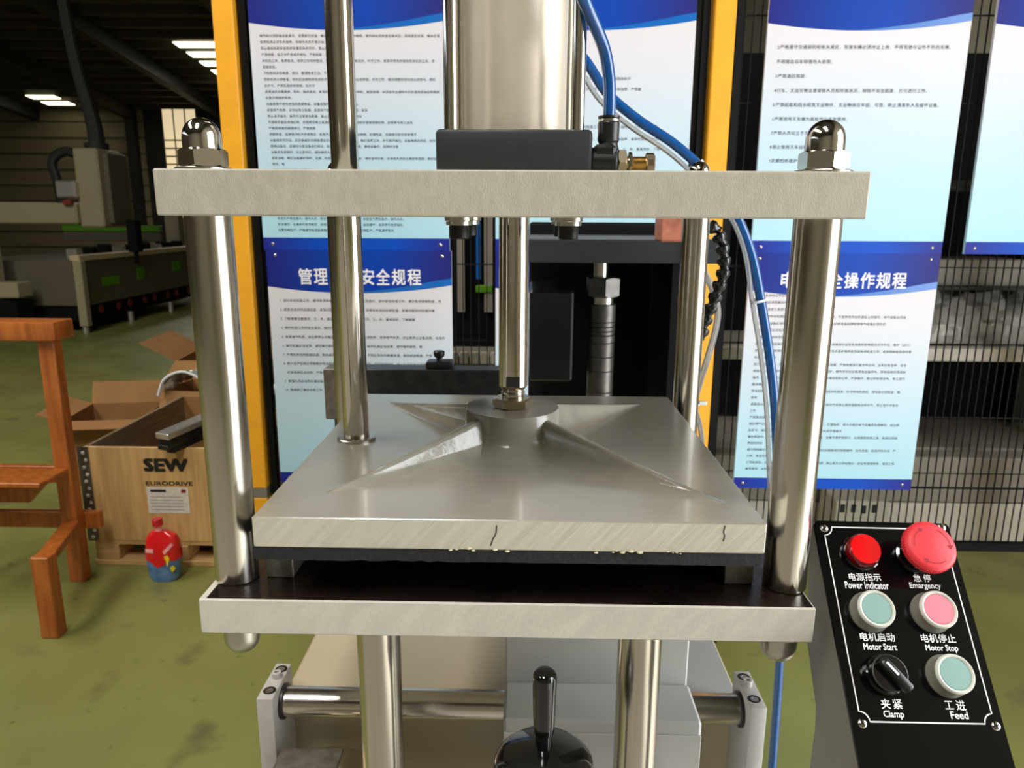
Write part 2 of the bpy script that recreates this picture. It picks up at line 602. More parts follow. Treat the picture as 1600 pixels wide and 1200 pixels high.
b = B()
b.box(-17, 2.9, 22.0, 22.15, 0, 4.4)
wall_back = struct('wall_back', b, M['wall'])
for i in range(9):
    bb = B()
    zz = 0.42 + i * 0.44
    bb.box(-16.9, 2.7, 21.97, 22.0, zz, zz + 0.03)
    part('cladding_rib', bb, M['wall_dark'], wall_back, False)
bb = B(); bb.box(-10.95, -10.42, 21.94, 22.0, 0.0, 4.38); bb.box(-9.45, -7.2, 21.94, 22.0, 0.0, 4.38)
part('dark_bay', bb, M['steel_dark'], wall_back, False)
for cx in (-11.25, -8.55):
    bb = B(); bb.box(cx - 0.12, cx + 0.12, 21.7, 21.94, 0, 4.4)
    part('column', bb, M['steel_dark'], wall_back, False)
b = B(); b.box(-10.40, -9.46, 21.96, 22.0, 1.3, 4.36)
win = struct('window_1', b, M['window'])
for k in range(2):
    bb = B(); bb.box(-10.40 + 0.30 + k * 0.33, -10.40 + 0.33 + k * 0.33, 21.93, 21.96, 1.3, 4.36)
    part('mullion', bb, M['wall'], win, False)
for k in range(5):
    bb = B(); bb.box(-10.40, -9.46, 21.92, 21.955, 2.55 + 0.22 * k, 2.59 + 0.22 * k)
    part('transom', bb, M['cnc_cream'], win, False)
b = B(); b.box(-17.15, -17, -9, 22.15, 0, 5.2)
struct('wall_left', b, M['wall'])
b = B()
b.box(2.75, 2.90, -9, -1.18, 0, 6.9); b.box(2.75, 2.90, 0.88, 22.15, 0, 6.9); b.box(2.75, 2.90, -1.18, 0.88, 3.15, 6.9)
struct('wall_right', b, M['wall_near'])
b = B(); b.box(2.75, 14.0, -8.0, 8.0, -0.15, -0.02)
struct('ground', b, M['concrete'])
b = B(); b.box(0.72, 2.75, -1.9, 1.28, -0.002, 0.004)
part('reflector_apron', b, M['concrete'], floor, smooth=False)  # unseen pale slab, added so the posts mirror white
b = B(); b.box(-6.0, 0.72, -6.0, 0.35, -0.002, 0.003)
part('grey_reflector_patch', b, M['grey_patch'], floor, smooth=False)  # unseen grey patch, added so the steel mirrors less green
b = B()
b.box(-17, 2.9, -9.15, -9, 0, 5.6)
struct('wall_front', b, M['wall_near'])
b = B()
b.prism([(0, 0)] * 0 or [(-9.2, roof_z(-9.2)), (2, roof_z(2)), (22.2, roof_z(22.2)), (22.2, roof_z(22.2) + 0.06), (2, roof_z(2) + 0.06), (-9.2, roof_z(-9.2) + 0.06)], -17.1, 3.0)
for v in b.bm.verts:
    v.co = Vector((v.co.y, v.co.x, v.co.z))
ceiling = struct('ceiling', b, M['roof'])
yy = 2.6
while yy < 22:
    bb = B(); z = roof_z(yy)
    bb.box(-17, 2.75, yy - 0.04, yy + 0.04, z - 0.14, z)
    part('purlin', bb, M['roof'], ceiling, False)
    yy += 0.62
for cx in (-14.0, -11.25, -8.55, -5.5, -2.0, 1.5):
    bb = B()
    bb.bar((cx, 21.9, roof_z(21.9) - 0.28), (cx, 2.0, roof_z(2) - 0.28), 0.22, 0.30)
    part('rafter', bb, M['steel_dark'], ceiling, False)
yy = 16.29
for k in range(5):
    for x0, x1 in ((-7.42, -6.55), (-13.3, -12.55)):
        y0 = yy + (4.05 if x0 < -10 else 0) + k * 0.62
        if y0 + 0.5 > 21.9:
            continue
        bb = B()
        bb.prism([(y0 + 0.14, roof_z(y0 + 0.14) - 0.15), (y0 + 0.46, roof_z(y0 + 0.46) - 0.15), (y0 + 0.46, roof_z(y0 + 0.46) - 0.13), (y0 + 0.14, roof_z(y0 + 0.14) - 0.13)], x0, x1)
        for v in bb.bm.verts:
            v.co = Vector((v.co.y, v.co.x, v.co.z))
        part('skylight', bb, M['skylight'], ceiling, False)

# ================================================================ THE PRESS
press = thing('pneumatic_press', 'grey four-post pneumatic press frame with thick plates and dome nuts', 'press', (-0.0135, 0.79, 0.765))
b = B(); b.box(-0.2648, 0.2380, 0.536, 1.05, 1.350, 1.3825, 0.0012)
part('top_plate', b, M['cast_paint'], press)
b = B(); b.box(-0.2660, 0.2355, 0.545, 1.05, 1.0135, 1.0447, 0.0012)
part('bottom_plate', b, M['base_paint'], press)
b = B(); b.box(-0.2595, 0.2335, 0.5465, 1.0485, 1.0447, 1.0450)
part('oiled_surface', b, M['oily'], press, label='dark oily top of the bottom plate')
POSTS = [(-0.2475, 0.583), (0.2219, 0.583), (-0.2475, 1.0), (0.2219, 1.0)]
for x, y in POSTS:
    b = B(); b.lathe([(0.0168, 1.0450), (0.0178, 1.0462), (0.0178, 1.350)], Matrix.Translation((x, y, 0)), 48)
    part('post', b, M['post'], press)
    b = B()
    T = Matrix.Translation((x, y, 0))
    b.hexnut(0.0158, 1.3858, 1.3995, T, True, True, rot=math.radians(62))
    prof = [(0.0142, 1.3990), (0.0142, 1.4075)]
    for k in range(1, 9):
        a = k / 9 * PI / 2
        prof.append((0.0142 * math.cos(a), 1.4075 + 0.0148 * math.sin(a)))
    prof.append((0.0004, 1.4223))
    b.lathe(prof, T, 36)
    nut = part('acorn_nut', b, M['chrome'], press, ang=28)
    b = B(); b.lathe([(0.0205, 1.3825), (0.0213, 1.3832), (0.0213, 1.3852), (0.0203, 1.3858)], T, 40)
    part('washer', b, M['zinc'], nut)
for x, y in POSTS[:2]:
    b = B()
    T = Matrix.Translation((x, y, 1.0135)) @ Matrix.Rotation(PI, 4, 'X')
    b.hexnut(0.0165, 0.0, 0.0135, T, True, False, rot=math.radians(40))
    prof = [(0.0155, 0.0130), (0.0155, 0.0235)]
    for k in range(1, 9):
        a = k / 9 * PI / 2
        prof.append((0.0155 * math.cos(a), 0.0235 + 0.0158 * math.sin(a)))
    prof.append((0.0004, 0.0393))
    b.lathe(prof, T, 36)
    part('acorn_nut', b, M['zinc'], press, ang=28)
for x0, x1 in ((-0.2225, -0.1990), (0.1710, 0.1955)):
    b = B(); b.box(x0, x1, 0.583, 0.93, 1.0450, 1.0835, 0.0008)
    part('spacer_block', b, M['raw_steel'], press)
for x in (-0.1362, 0.1092):
    b = B(); b.cyl((x, 0.625, 0.60), (x, 0.625, 1.0135), 0.0203, 48)
    part('support_column', b, M['post'], press)
# air cylinder on the top plate
CX, CY = -0.0125, 0.7475
cyl = holder('air_cylinder', press, 'air cylinder with satin barrel and tie rods')
b = B(); b.box(CX - 0.0688, CX + 0.0688, 0.678, 0.817, 1.3825, 1.4255, 0.0035, seg=2)
part('end_cap', b, M['anodised'], cyl)
b = B(); b.cyl((CX, CY, 1.4255), (CX, CY, 1.72), 0.0485, 64)
part('barrel', b, M['barrel'], cyl)
for sx in (-1, 1):
    for sy in (-1, 1):
        b = B(); b.cyl((CX + sx * 0.0560, CY + sy * 0.0560, 1.4255), (CX + sx * 0.0560, CY + sy * 0.0560, 1.72), 0.0064, 24)
        part('tie_rod', b, M['chrome'], cyl)
b = B(); b.box(CX - 0.0688, CX + 0.0688, 0.678, 0.817, 1.72, 1.765, 0.0035, seg=2)
part('end_cap', b, M['anodised'], cyl)
for sx in (-1, 1):
    for sy in (-1, 1):
        x, y = CX + sx * 0.0500, CY + sy * 0.0560
        b = B(); T = Matrix.Translation((x, y, 1.350)) @ Matrix.Rotation(PI, 4, 'X')
        b.lathe([(0.0088, 0.0075), (0.0092, 0.0085), (0.0092, 0.0185), (0.0085, 0.0195), (0.0048, 0.0195), (0.0048, 0.0130)], T, 28)
        bolt = part('mounting_bolt', b, M['black_oxide'], cyl)
        b = B(); b.lathe([(0.0132, 0.0), (0.0132, 0.0030), (0.0125, 0.0034)], T, 32)
        b.lathe([(0.0118, 0.0036), (0.0118, 0.0072)], T, 32)
        part('bolt_washer', b, M['zinc'], press)
# flow control valve on the right of the end cap
valve = holder('flow_control_valve', press, 'black elbow valve with brass needle screw')
VY = 0.700
VX = CX + 0.0688
b = B()
b.cyl((VX, VY, 1.3985), (VX + 0.0235, VY, 1.3985), 0.0135, 28, ch=0.0015)
b.box(VX + 0.002, VX + 0.0225, VY - 0.0115, VY + 0.0115, 1.3985, 1.4140, 0.003)
b.lathe([(0.0098, 1.4100), (0.0085, 1.4155), (0.0095, 1.4175), (0.0098, 1.4330), (0.0092, 1.4340)], Matrix.Translation((VX + 0.0160, VY, 0)), 28)
part('elbow_body', b, M['black_plastic'], valve)
b = B(); b.lathe([(0.0094, 1.4342), (0.0094, 1.4362)], Matrix.Translation((VX + 0.0160, VY, 0)), 28)
part('steel_ring', b, M['zinc'], valve)
b = B(); b.lathe([(0.0075, 1.4355), (0.0098, 1.4372), (0.0098, 1.4390), (0.0060, 1.4394)], Matrix.Translation((VX + 0.0160, VY, 0)), 28)
part('release_collar', b, M['black_plastic'], valve)
RX = Matrix.Translation((VX, VY, 1.3985)) @ Matrix.Rotation(PI / 2, 4, 'Y')
b = B(); b.hexnut(0.0112, 0.0245, 0.0322, RX, True, True)
part('hex_nut', b, M['nickel'], valve)
b = B(); b.lathe([(0.0062, 0.0322), (0.0062, 0.0345)], RX, 24); b.hexnut(0.0090, 0.0345, 0.0378, RX, True, True, rot=0.3)
part('lock_nut', b, M['nickel'], valve)
b = B(); b.cyl(RX @ Vector((0, 0, 0.0378)), RX @ Vector((0, 0, 0.0500)), 0.0060, 24)
part('needle_screw', b, M['brass'], valve)
b = B(); b.lathe([(0.0080, 0.0500), (0.0092, 0.0510), (0.0092, 0.0570), (0.0080, 0.0580)], RX, 10)
part('needle_knob', b, M['nickel'], valve, smooth=False)

# ---------------------------------------------------------------- moving platen
PZ = 1.12
platen = thing('press_platen', 'glossy grey pressing platen with four welded ribs and a hollow centre boss', 'press platen', (CX, 0.7475, 1.085))
platen['label'] = 'glossy grey square platen with four welded ribs, hung below the cylinder'
PX0, PX1, PY0, PY1 = -0.2140, 0.1880, 0.538, 0.953
b = B()
b.box(PX0, PX1, PY0, PY1, 1.0945, PZ, 0.0010)
for f in b.bm.faces:
    f.material_index = 1 if f.normal.z > 0.5 else 0
bmesh.ops.recalc_face_normals(b.bm, faces=b.bm.faces)
for f in b.bm.faces:
    f.material_index = 1 if f.calc_center_median().z > PZ - 0.0006 else 0
part('platen_plate', b, [M['sawn_paint'], M['gloss_paint']], platen)
BX, BY = CX - 0.0015, 0.7475
b = B()
b.lathe([(0.0800, PZ + 0.0001), (0.0660, PZ + 0.0016), (0.0570, PZ + 0.0055), (0.0515, PZ + 0.0120), (0.0495, PZ + 0.0200), (0.0490, PZ + 0.0365), (0.0480, PZ + 0.0378), (0.0150, PZ + 0.0378)],
        Matrix.Translation((BX, BY, 0)), 72, False, True)
part('boss', b, M['gloss_paint'], platen, ang=40)
for ex, ey in ((-0.168, 0.592), (0.165, 0.578), (-0.172, 0.908), (0.143, 0.912)):
    d = Vector((ex - BX, ey - BY, 0))
    L = d.length
    d.normalize()
    s = Vector((-d.y, d.x, 0))
    rows = []
    N = 26
    rs = random.Random(int(ex * 1000))
    for i in range(N + 1):
        t = i / N
        r = 0.043 + (L - 0.043) * t
        h = 0.0330 * (1 - t) ** 1.08 + 0.0003
        k = 0.25 + 0.75 * (1 - t)
        o0 = Vector((BX, BY, PZ)) + d * r
        row = []
        for wv, hv in ((-0.034, -0.02), (-0.024, 0.04), (-0.0150, 0.16), (-0.0095, 0.42), (-0.0068, 0.78), (-0.0045, 0.96), (-0.0020, 1.0),
                       (0.0020, 1.0), (0.0045, 0.96), (0.0068, 0.78), (0.0095, 0.42), (0.0150, 0.16), (0.024, 0.04), (0.034, -0.02)):
            jit = 1 + rs.uniform(-0.015, 0.015)
            row.append(o0 + s * wv * k * jit + Vector((0, 0, h * hv)))
        rows.append(row)
    b = B(); b.grid(rows)
    part('rib', b, M['weld_paint'], platen, ang=70)
for pts in (((-0.0215, 1.1155), (-0.0222, 1.1085), (-0.0246, 1.1040), (-0.0262, 1.0985)), ((0.1556, 1.1180), (0.1548, 1.1125), (0.1558, 1.1095), (0.1550, 1.1050))):
    b = B()
    b.tube([(x, PY0 + 0.0001, z) for x, z in pts], 0.00055, 6, 3)
    part('paint_crack', b, M['dark_steel'], platen, smooth=False)
rp = random.Random(5)
for x, n in ((-0.0480, 6), (0.0640, 3), (0.0830, 7), (0.1130, 4), (-0.020, 2)):
    for q in range(n):
        b = B()
        r = rp.uniform(0.0005, 0.0019)
        b.lathe([(0.0001, -r * 0.6), (r * 1.3, 0), (0.0001, r * 0.7)], Matrix.Translation((x + rp.uniform(-0.010, 0.010), PY0 - 0.0002, 1.0950 + rp.uniform(-0.001, 0.0012))), 7)
        part('paint_drip', b, M['drip'], platen)
# foam rubber sheet with an uneven lower edge
b = B()
nx = 60
rowsT, rowsB = [], []
for iy in range(2):
    y = (PY0 + 0.001, PY1 - 0.002)[iy]
    rowsT.append([Vector((PX0 - 0.001 + (PX1 - PX0 - 0.001) * i / nx, y, 1.0945)) for i in range(nx + 1)])
    rowsB.append([Vector((PX0 - 0.001 + (PX1 - PX0 - 0.001) * i / nx, y, 1.0838 + (random.uniform(-0.0007, 0.0007) if i < 26 else random.uniform(-0.0002, 0.0002)))) for i in range(nx + 1)])
ring = [rowsT[0], rowsB[0], rowsB[1], rowsT[1], rowsT[0]]
b.grid(ring)
b.bm.faces.new([b.bm.verts.new(v) for v in (rowsT[0][0], rowsB[0][0], rowsB[1][0], rowsT[1][0])])
b.bm.faces.new([b.bm.verts.new(v) for v in (rowsT[0][-1], rowsB[0][-1], rowsB[1][-1], rowsT[1][-1])])
part('rubber_pad', b, M['rubber'], platen, smooth=False, label='black foam rubber pad under the platen')
# piston rod with flats, thread and lock nut
T = Matrix.Translation((CX - 0.0005, BY, 0))
RT = PZ + 0.0378
b = B()
b.lathe([(0.0115, RT + 0.008), (0.0117, RT + 0.0125), (0.0123, RT + 0.0130), (0.0117, RT + 0.0138), (0.0123, RT + 0.0146), (0.0115, RT + 0.0154), (0.0123, RT + 0.0162),
         (0.0115, RT + 0.0170), (0.0112, RT + 0.0185), (0.0147, RT + 0.0225), (0.0152, RT + 0.0232), (0.0152, RT + 0.0400), (0.0149, RT + 0.0402), (0.0149, RT + 0.0408), (0.0152, RT + 0.0410), (0.0152, 1.36)], T, 48)
rod = part('piston_rod', b, M['rod'], platen)
b = B()
b.box(-0.0068, 0.0068, -0.0155, -0.0142, RT + 0.0235, RT + 0.0345, 0.0004, T)
part('wrench_flat', b, M['dark_steel'], rod)
b = B(); b.hexnut(0.0184, RT, RT + 0.0100, T, True, True, rot=math.radians(97)); part('lock_nut', b, M['nickel'], platen)
# guide rod
T = Matrix.Translation((-0.1785, 0.748, 0))
b = B(); b.lathe([(0.0128, PZ), (0.0132, PZ + 0.001), (0.0132, 1.86)], T, 48)
part('guide_rod', b, M['rod'], platen)
b = B(); b.lathe([(0.0198, PZ), (0.0198, PZ + 0.0022), (0.0185, PZ + 0.0032), (0.0134, PZ + 0.0034)], T, 48, True, False)
part('guide_flange', b, M['zinc'], platen)

# ================================================================ MACHINE UNDER THE PRESS
base = thing('slide_base', 'cream painted machine bed with a cross slide rail under the press', 'machine bed', (-0.0135, 1.35, 0.0))
b = B(); b.box(-0.300, 0.272, 0.815, 1.88, 0.0, 0.765, 0.004)
part('bed', b, M['machine_beige'], base)
b = B(); b.box(0.10, 0.268, 0.83, 1.86, 0.765, 0.7665)
part('cover_plate', b, M['machine_grey'], base, label='light grey cover plate on the right of the bed')
b = B(); b.cyl((-0.290, 0.775, 0.7835), (0.262, 0.775, 0.7835), 0.0172, 40)
part('slide_rail', b, M['rail'], base)
for side, x0, x1 in ((-1, -0.3060, -0.2865), (1, 0.2580, 0.2775)):
    b = B(); b.box(x0, x1, 0.741, 0.812, 0.60, 0.810, 0.0022, seg=2)
    blk = part('end_block', b, M['block_grey'], base)
    xm = (x0 + x1) / 2
    for j, (yy, up, rr) in enumerate(((0.757, 0, 0.0062), (0.783, 1, 0.0055), (0.799, 0, 0.0062))):
        T = Matrix.Translation((xm - side * 0.001, yy, 0.810))
        b = B()
        if up:
            b.lathe([(rr, 0.0), (rr, 0.0065), (rr - 0.0006, 0.0072), (0.0028, 0.0072), (0.0028, 0.0040)], T, 24)
            part('socket_screw', b, M['block_grey'], blk)
        else:
            b.lathe([(rr + 0.0012, 0.0003), (rr + 0.0008, 0.0005), (rr, 0.0004), (rr - 0.0002, 0.0002)], T, 28, False, True)
            cb = part('counterbore', b, M['black_oxide'], blk)
            b = B(); b.lathe([(rr - 0.0016, 0.0004), (rr - 0.0016, 0.0010), (0.0026, 0.0010), (0.0026, 0.0006)], Matrix.Translation((xm - side * 0.001, yy - 0.0012, 0.810)), 24)
            part('socket_screw', b, M['zinc'], blk)
    b = B(); xx = x1 if side < 0 else x0
    b.lathe([(0.0205, 0.0), (0.0205, 0.0035), (0.0180, 0.0045)], Matrix.Translation((xx, 0.775, 0.7835)) @ Matrix.Rotation(-side * PI / 2, 4, 'Y'), 32)
    part('rail_seal', b, M['dark_steel'], blk)
# support block that carries the press columns
b = B()
b.box(-0.0200, 0.1840, 0.738, 0.82, 0.60, 0.985, 0.002)
b.box(-0.0200, 0.1865, 0.674, 0.740, 0.60, 0.840, 0.003)
part('support_block', b, M['machine_grey'], base)
b = B(); b.box(-0.0195, 0.1860, 0.6725, 0.6745, 0.60, 0.8255, 0.0006)
part('cover_strip', b, M['machine_grey'], base)
b = B(); b.box(-0.28, -0.205, 0.700, 0.742, 0.60, 0.7475, 0.003)
part('lower_slide', b, M['raw_steel'], base)
b = B(); b.lathe([(0.060, 0.60), (0.060, 0.742), (0.056, 0.746)], Matrix.Translation((-0.215, 0.690, 0)), 40)
part('knurled_hub', b, M['nickel'], base)
b = B(); b.cyl((0.283, 1.20, 0.745), (0.283, 1.20, 0.80), 0.012, 12)
b.cyl((0.283, 1.06, 0.745), (0.283, 1.06, 0.79), 0.012, 12); b.box(0.274, 0.290, 1.0, 1.26, 0.73, 0.75)
part('cable_gland', b, M['black_plastic'], base)

b = B(); b.box(-0.175, 0.150, 0.585, 0.738, 0.57, 0.60, 0.003)
part('column_shelf', b, M['machine_grey'], base)

lever = thing('clamp_lever', 'black plastic lever grip standing in front of the grey support block', 'lever', (0.0188, 0.56, 0.60))
T = Matrix.Translation((0.0188, 0.56, -0.0295))
b = B(); b.lathe([(0.0085, 0.944), (0.0093, 0.952), (0.0104, 0.990), (0.0105, 0.9975), (0.0096, 1.0015), (0.0070, 1.0038), (0.0004, 1.0046)], T, 36)
part('grip', b, M['gloss_black'], lever, ang=50)
b = B(); b.lathe([(0.010, 0.63), (0.010, 0.87), (0.034, 0.890), (0.044, 0.904), (0.0430, 0.916), (0.034, 0.9245), (0.0110, 0.9290), (0.0075, 0.9300), (0.0070, 0.950)], T, 40)
part('hub', b, M['gloss_black'], lever, ang=50)
b = B(); b.cyl((0.0188, 0.56, 0.66), (0.0188, 0.674, 0.66), 0.011, 24)
part('pivot_shaft', b, M['zinc'], lever)

# ---------------------------------------------------------------- control panel
E0 = Vector((0.28350744, 0.56902359, 1.05727845))
EX = Vector((0.9993533, 0.02827331, -0.02221705))
EY = Vector((-0.00205512, 0.6617611, 0.74971196))
EN = EX.cross(EY).normalized()


def onp(a, bb, h=0.0):
    return E0 + EX * a + EY * bb + EN * h


def PM(a, bb, h=0.0):
    p = onp(a, bb, h)
    return Matrix(((EX.x, EY.x, EN.x, p.x), (EX.y, EY.y, EN.y, p.y), (EX.z, EY.z, EN.z, p.z), (0, 0, 0, 1)))


pan = thing('control_panel', 'grey operator box with a sloping black button panel beside the press', 'control panel', (0.31, 0.52, 0.0))
A0, A1, B0, B1 = -0.0338, 0.0830, -0.1420, 0.0510
b = B()
prof = [onp(A0 + 0.001, B1 - 0.001, -0.003), onp(A0 + 0.001, B0 + 0.001, -0.003), Vector((0, 0.480, 0.80)), Vector((0, 0.565, 0.80)), Vector((0, 0.558, 0.925)), Vector((0, 0.561, 0.944)), Vector((0, 0.594, 0.988)), Vector((0, 0.612, 1.090))]
xl_, xr_ = onp(A0 + 0.001, 0).x, onp(A1 - 0.001, 0).x
va = [b.bm.verts.new((xl_, p.y, p.z)) for p in prof]
vb = [b.bm.verts.new((xr_, p.y + (0.0033 if k < 2 else 0), p.z - (0.0026 if k < 2 else 0))) for k, p in enumerate(prof)]
b.bm.faces.new(va)
b.bm.faces.new(list(reversed(vb)))
for k in range(len(prof)):
    b.bm.faces.new((va[k], va[(k + 1) % len(prof)], vb[(k + 1) % len(prof)], vb[k]))
part('housing', b, M['panel_box'], pan, smooth=False)
b = B(); b.box(0.275, 0.345, 0.490, 0.555, 0.0, 0.80, 0.003)
part('pedestal', b, M['panel_box'], pan, smooth=False)
b = B()
t = bmesh.new()
rr = 0.004
out = []
for (qx, qy, a0) in ((A1 - rr, B1 - rr, 0), (A0 + rr, B1 - rr, 90), (A0 + rr, B0 + rr, 180), (A1 - rr, B0 + rr, 270)):
    for k in range(5):
        an = math.radians(a0 + 22.5 * k)
        out.append((qx + rr * math.cos(an), qy + rr * math.sin(an)))
lo = [b.bm.verts.new(onp(x, y, -0.003)) for x, y in out]
hi = [b.bm.verts.new(onp(x, y, 0.0)) for x, y in out]
b.bm.faces.new(hi)
b.bm.faces.new(list(reversed(lo)))
for i in range(len(out)):
    j = (i + 1) % len(out)
    b.bm.faces.new((lo[i], lo[j], hi[j], hi[i]))
t.free()
part('face_plate', b, M['panel_face'], pan, smooth=False)
# printed border line with quarter-circle corners round the screws
LA0, LA1, LB0, LB1, LR = -0.0265, 0.0762, -0.1072, 0.0455, 0.0072
path = []
for (qx, qy, a0, a1) in ((LA0, LB1, -90, 0), (LA1, LB1, 180, 270), (LA1, LB0, 90, 180), (LA0, LB0, 0, 90)):
    seq = [a0 + (a1 - a0) * k / 7 for k in range(8)]
    for an in seq:
        path.append((qx + LR * math.cos(math.radians(an)), qy + LR * math.sin(math.radians(an))))
b = B()
w = 0.0005
n = len(path)
inn, ou = [], []
for i in range(n):
    p, q = Vector(path[i - 1]), Vector(path[(i + 1) % n])
    d = (q - p).normalized()
    nrm = Vector((-d.y, d.x))
    cpt = Vector(path[i])
    inn.append(b.bm.verts.new(onp(*(cpt + nrm * w), 0.00015)))
    ou.append(b.bm.verts.new(onp(*(cpt - nrm * w), 0.00015)))
for i in range(n):
    j = (i + 1) % n
    b.bm.faces.new((inn[i], inn[j], ou[j], ou[i]))
part('border_line', b, M['print_white'], pan, smooth=False)
for a, bb in ((-0.0262, 0.0440), (0.0765, 0.0475), (-0.0258, -0.1085), (0.0765, -0.1085)):
    T = PM(a, bb)
    b = B(); b.lathe([(0.0036, 0.0001), (0.0035, 0.0008), (0.0028, 0.0015), (0.0012, 0.0018), (0.0009, 0.0012)], T, 24)
    sc = part('corner_screw', b, M['chrome'], pan, ang=50)
    b = B(); b.box(-0.0018, 0.0018, -0.0004, 0.0004, 0.0016, 0.00195, 0, T @ Matrix.Rotation(0.5, 4, 'Z')); b.box(-0.0004, 0.0004, -0.0018, 0.0018, 0.0016, 0.00195, 0, T @ Matrix.Rotation(0.5, 4, 'Z'))
    part('cross_slot', b, M['black_oxide'], sc, smooth=False)
# power indicator lamp
T = PM(0.0008, 0.0238)
b = B(); b.lathe([(0.0158, 0.0), (0.0158, 0.0022), (0.0146, 0.0032)], T, 40)
part('lamp_bezel', b, M['gloss_black'], pan)
b = B(); b.lathe([(0.0140, 0.0030), (0.0140, 0.0080), (0.0136, 0.0095), (0.0126, 0.0110)], T, 40)
lens = part('indicator_lamp', b, M['lamp_side'], pan, label='red power indicator lamp')
b = B(); b.lathe([(0.0126, 0.0108), (0.0121, 0.0116), (0.0004, 0.0121)], T, 40)
part('lens_face', b, M['lamp_red'], lens)
# emergency stop
T = PM(0.0450, 0.0215)
b = B()
prof = [(0.0150, 0.0), (0.0150, 0.0030), (0.0128, 0.0040), (0.0122, 0.0215)]
b.lathe(prof, T, 36)
es = part('emergency_stop', b, M['gloss_black'], pan, label='red mushroom emergency stop button')
for k in range(18):
    an = 2 * PI * k / 18
    b = B(); b.box(0.0120, 0.0131, -0.0007, 0.0007, 0.0045, 0.0205, 0, T @ Matrix.Rotation(an, 4, 'Z'))
    part('stem_ridge', b, M['gloss_black'], es, smooth=False)
b = B()
b.lathe([(0.0125, 0.0200), (0.0185, 0.0212), (0.0203, 0.0232), (0.0207, 0.0260), (0.0203, 0.0292), (0.0192, 0.0312), (0.0168, 0.0322), (0.0004, 0.0326)], T, 72)
part('mushroom_head', b, M['estop_red'], es, ang=50)
for k in range(48):
    pass
b = B()
for k in range(72):
    an = 2 * PI * k / 72
    b.box(0.0199, 0.0210, -0.0004, 0.0004, 0.0236, 0.0288, 0, T @ Matrix.Rotation(an, 4, 'Z'))
part('head_knurl', b, M['estop_red'], es, smooth=False, kind='stuff')
for k in range(3):
    a0 = math.radians(120 * k + 62)
    b = B()
    pts = [a0 - math.radians(62) * q / 14 for q in range(15)]
    ri, ro = 0.0143, 0.0149
    v0 = [b.bm.verts.new(T @ Vector((ri * math.cos(a), ri * math.sin(a), 0.03262))) for a in pts]
    v1 = [b.bm.verts.new(T @ Vector((ro * math.cos(a), ro * math.sin(a), 0.03262))) for a in pts]
    for i in range(14):
        b.bm.faces.new((v0[i], v0[i + 1], v1[i + 1], v1[i]))
    ae = pts[-1]
    tipv = Vector((math.cos(ae - 0.20), math.sin(ae - 0.20))) * 0.0146
    for q0, q1 in (((0.0124, ae + 0.02), (0.0172, ae + 0.02)), ):
        pa = Vector((math.cos(q0[1]), math.sin(q0[1]))) * q0[0]
        pb = Vector((math.cos(q1[1]), math.sin(q1[1]))) * q1[0]
        tri = [b.bm.verts.new(T @ Vector((p.x, p.y, 0.03263))) for p in (pa, tipv, pb)]
        b.bm.faces.new(tri)
    part('turn_arrow', b, M['estop_mark'], es, smooth=False)


# three push buttons under clear dust boots
def push_button(a, bb, cap, lab):
    T = PM(a, bb)
    b = B(); b.lathe([(0.0162, 0.0), (0.0164, 0.0010), (0.0158, 0.0024), (0.0150, 0.0032), (0.0149, 0.0100), (0.0146, 0.0118)], T, 48, True, False)
    pb = part('push_button', b, M['boot'], pan, label=lab, ang=50)
    b = B(); b.lathe([(0.0146, 0.0112), (0.0149, 0.0124), (0.0146, 0.0140), (0.0136, 0.0150), (0.0126, 0.0147), (0.0120, 0.0138), (0.0117, 0.0128)], T, 48, False, False)
    part('boot_rim', b, M['boot_rim'], pb, ang=60)
    b = B(); b.lathe([(0.0119, 0.0040), (0.0119, 0.0136), (0.0112, 0.0141), (0.0004, 0.0143)], T, 48)
    part('button_cap', b, cap, pb)


push_button(-0.0022, -0.0255, M['cap_green'], 'green motor start button under a clear boot')
push_button(0.0480, -0.0250, M['cap_red'], 'red motor stop button under a clear boot')
push_button(0.0480, -0.0735, M['cap_green'], 'green feed button under a clear boot')
# selector switch
T = PM(-0.0015, -0.0735)
b = B(); b.lathe([(0.0150, 0.0), (0.0150, 0.0034), (0.0138, 0.0042), (0.0136, 0.0105), (0.0130, 0.0116), (0.0004, 0.0118)], T, 44)
sw = part('selector_switch', b, M['gloss_black'], pan, label='black clamp selector switch')
b = B(); b.lathe([(0.0137, 0.0104), (0.0140, 0.0110), (0.0137, 0.0117), (0.0130, 0.0119)], T, 44, False, False)
part('switch_rim', b, M['dark_steel'], sw)
TR = T @ Matrix.Rotation(math.radians(-52), 4, 'Z')
b = B(); b.box(-0.0115, 0.0165, -0.0038, 0.0038, 0.0112, 0.0200, 0.0022, TR, seg=2)
kn = part('switch_knob', b, M['black_plastic'], sw)
b = B(); b.box(-0.0085, 0.0030, -0.0009, 0.0009, 0.0200, 0.0202, 0, TR)
part('pointer_line', b, M['print_white'], kn, smooth=False)
W = 0.0002
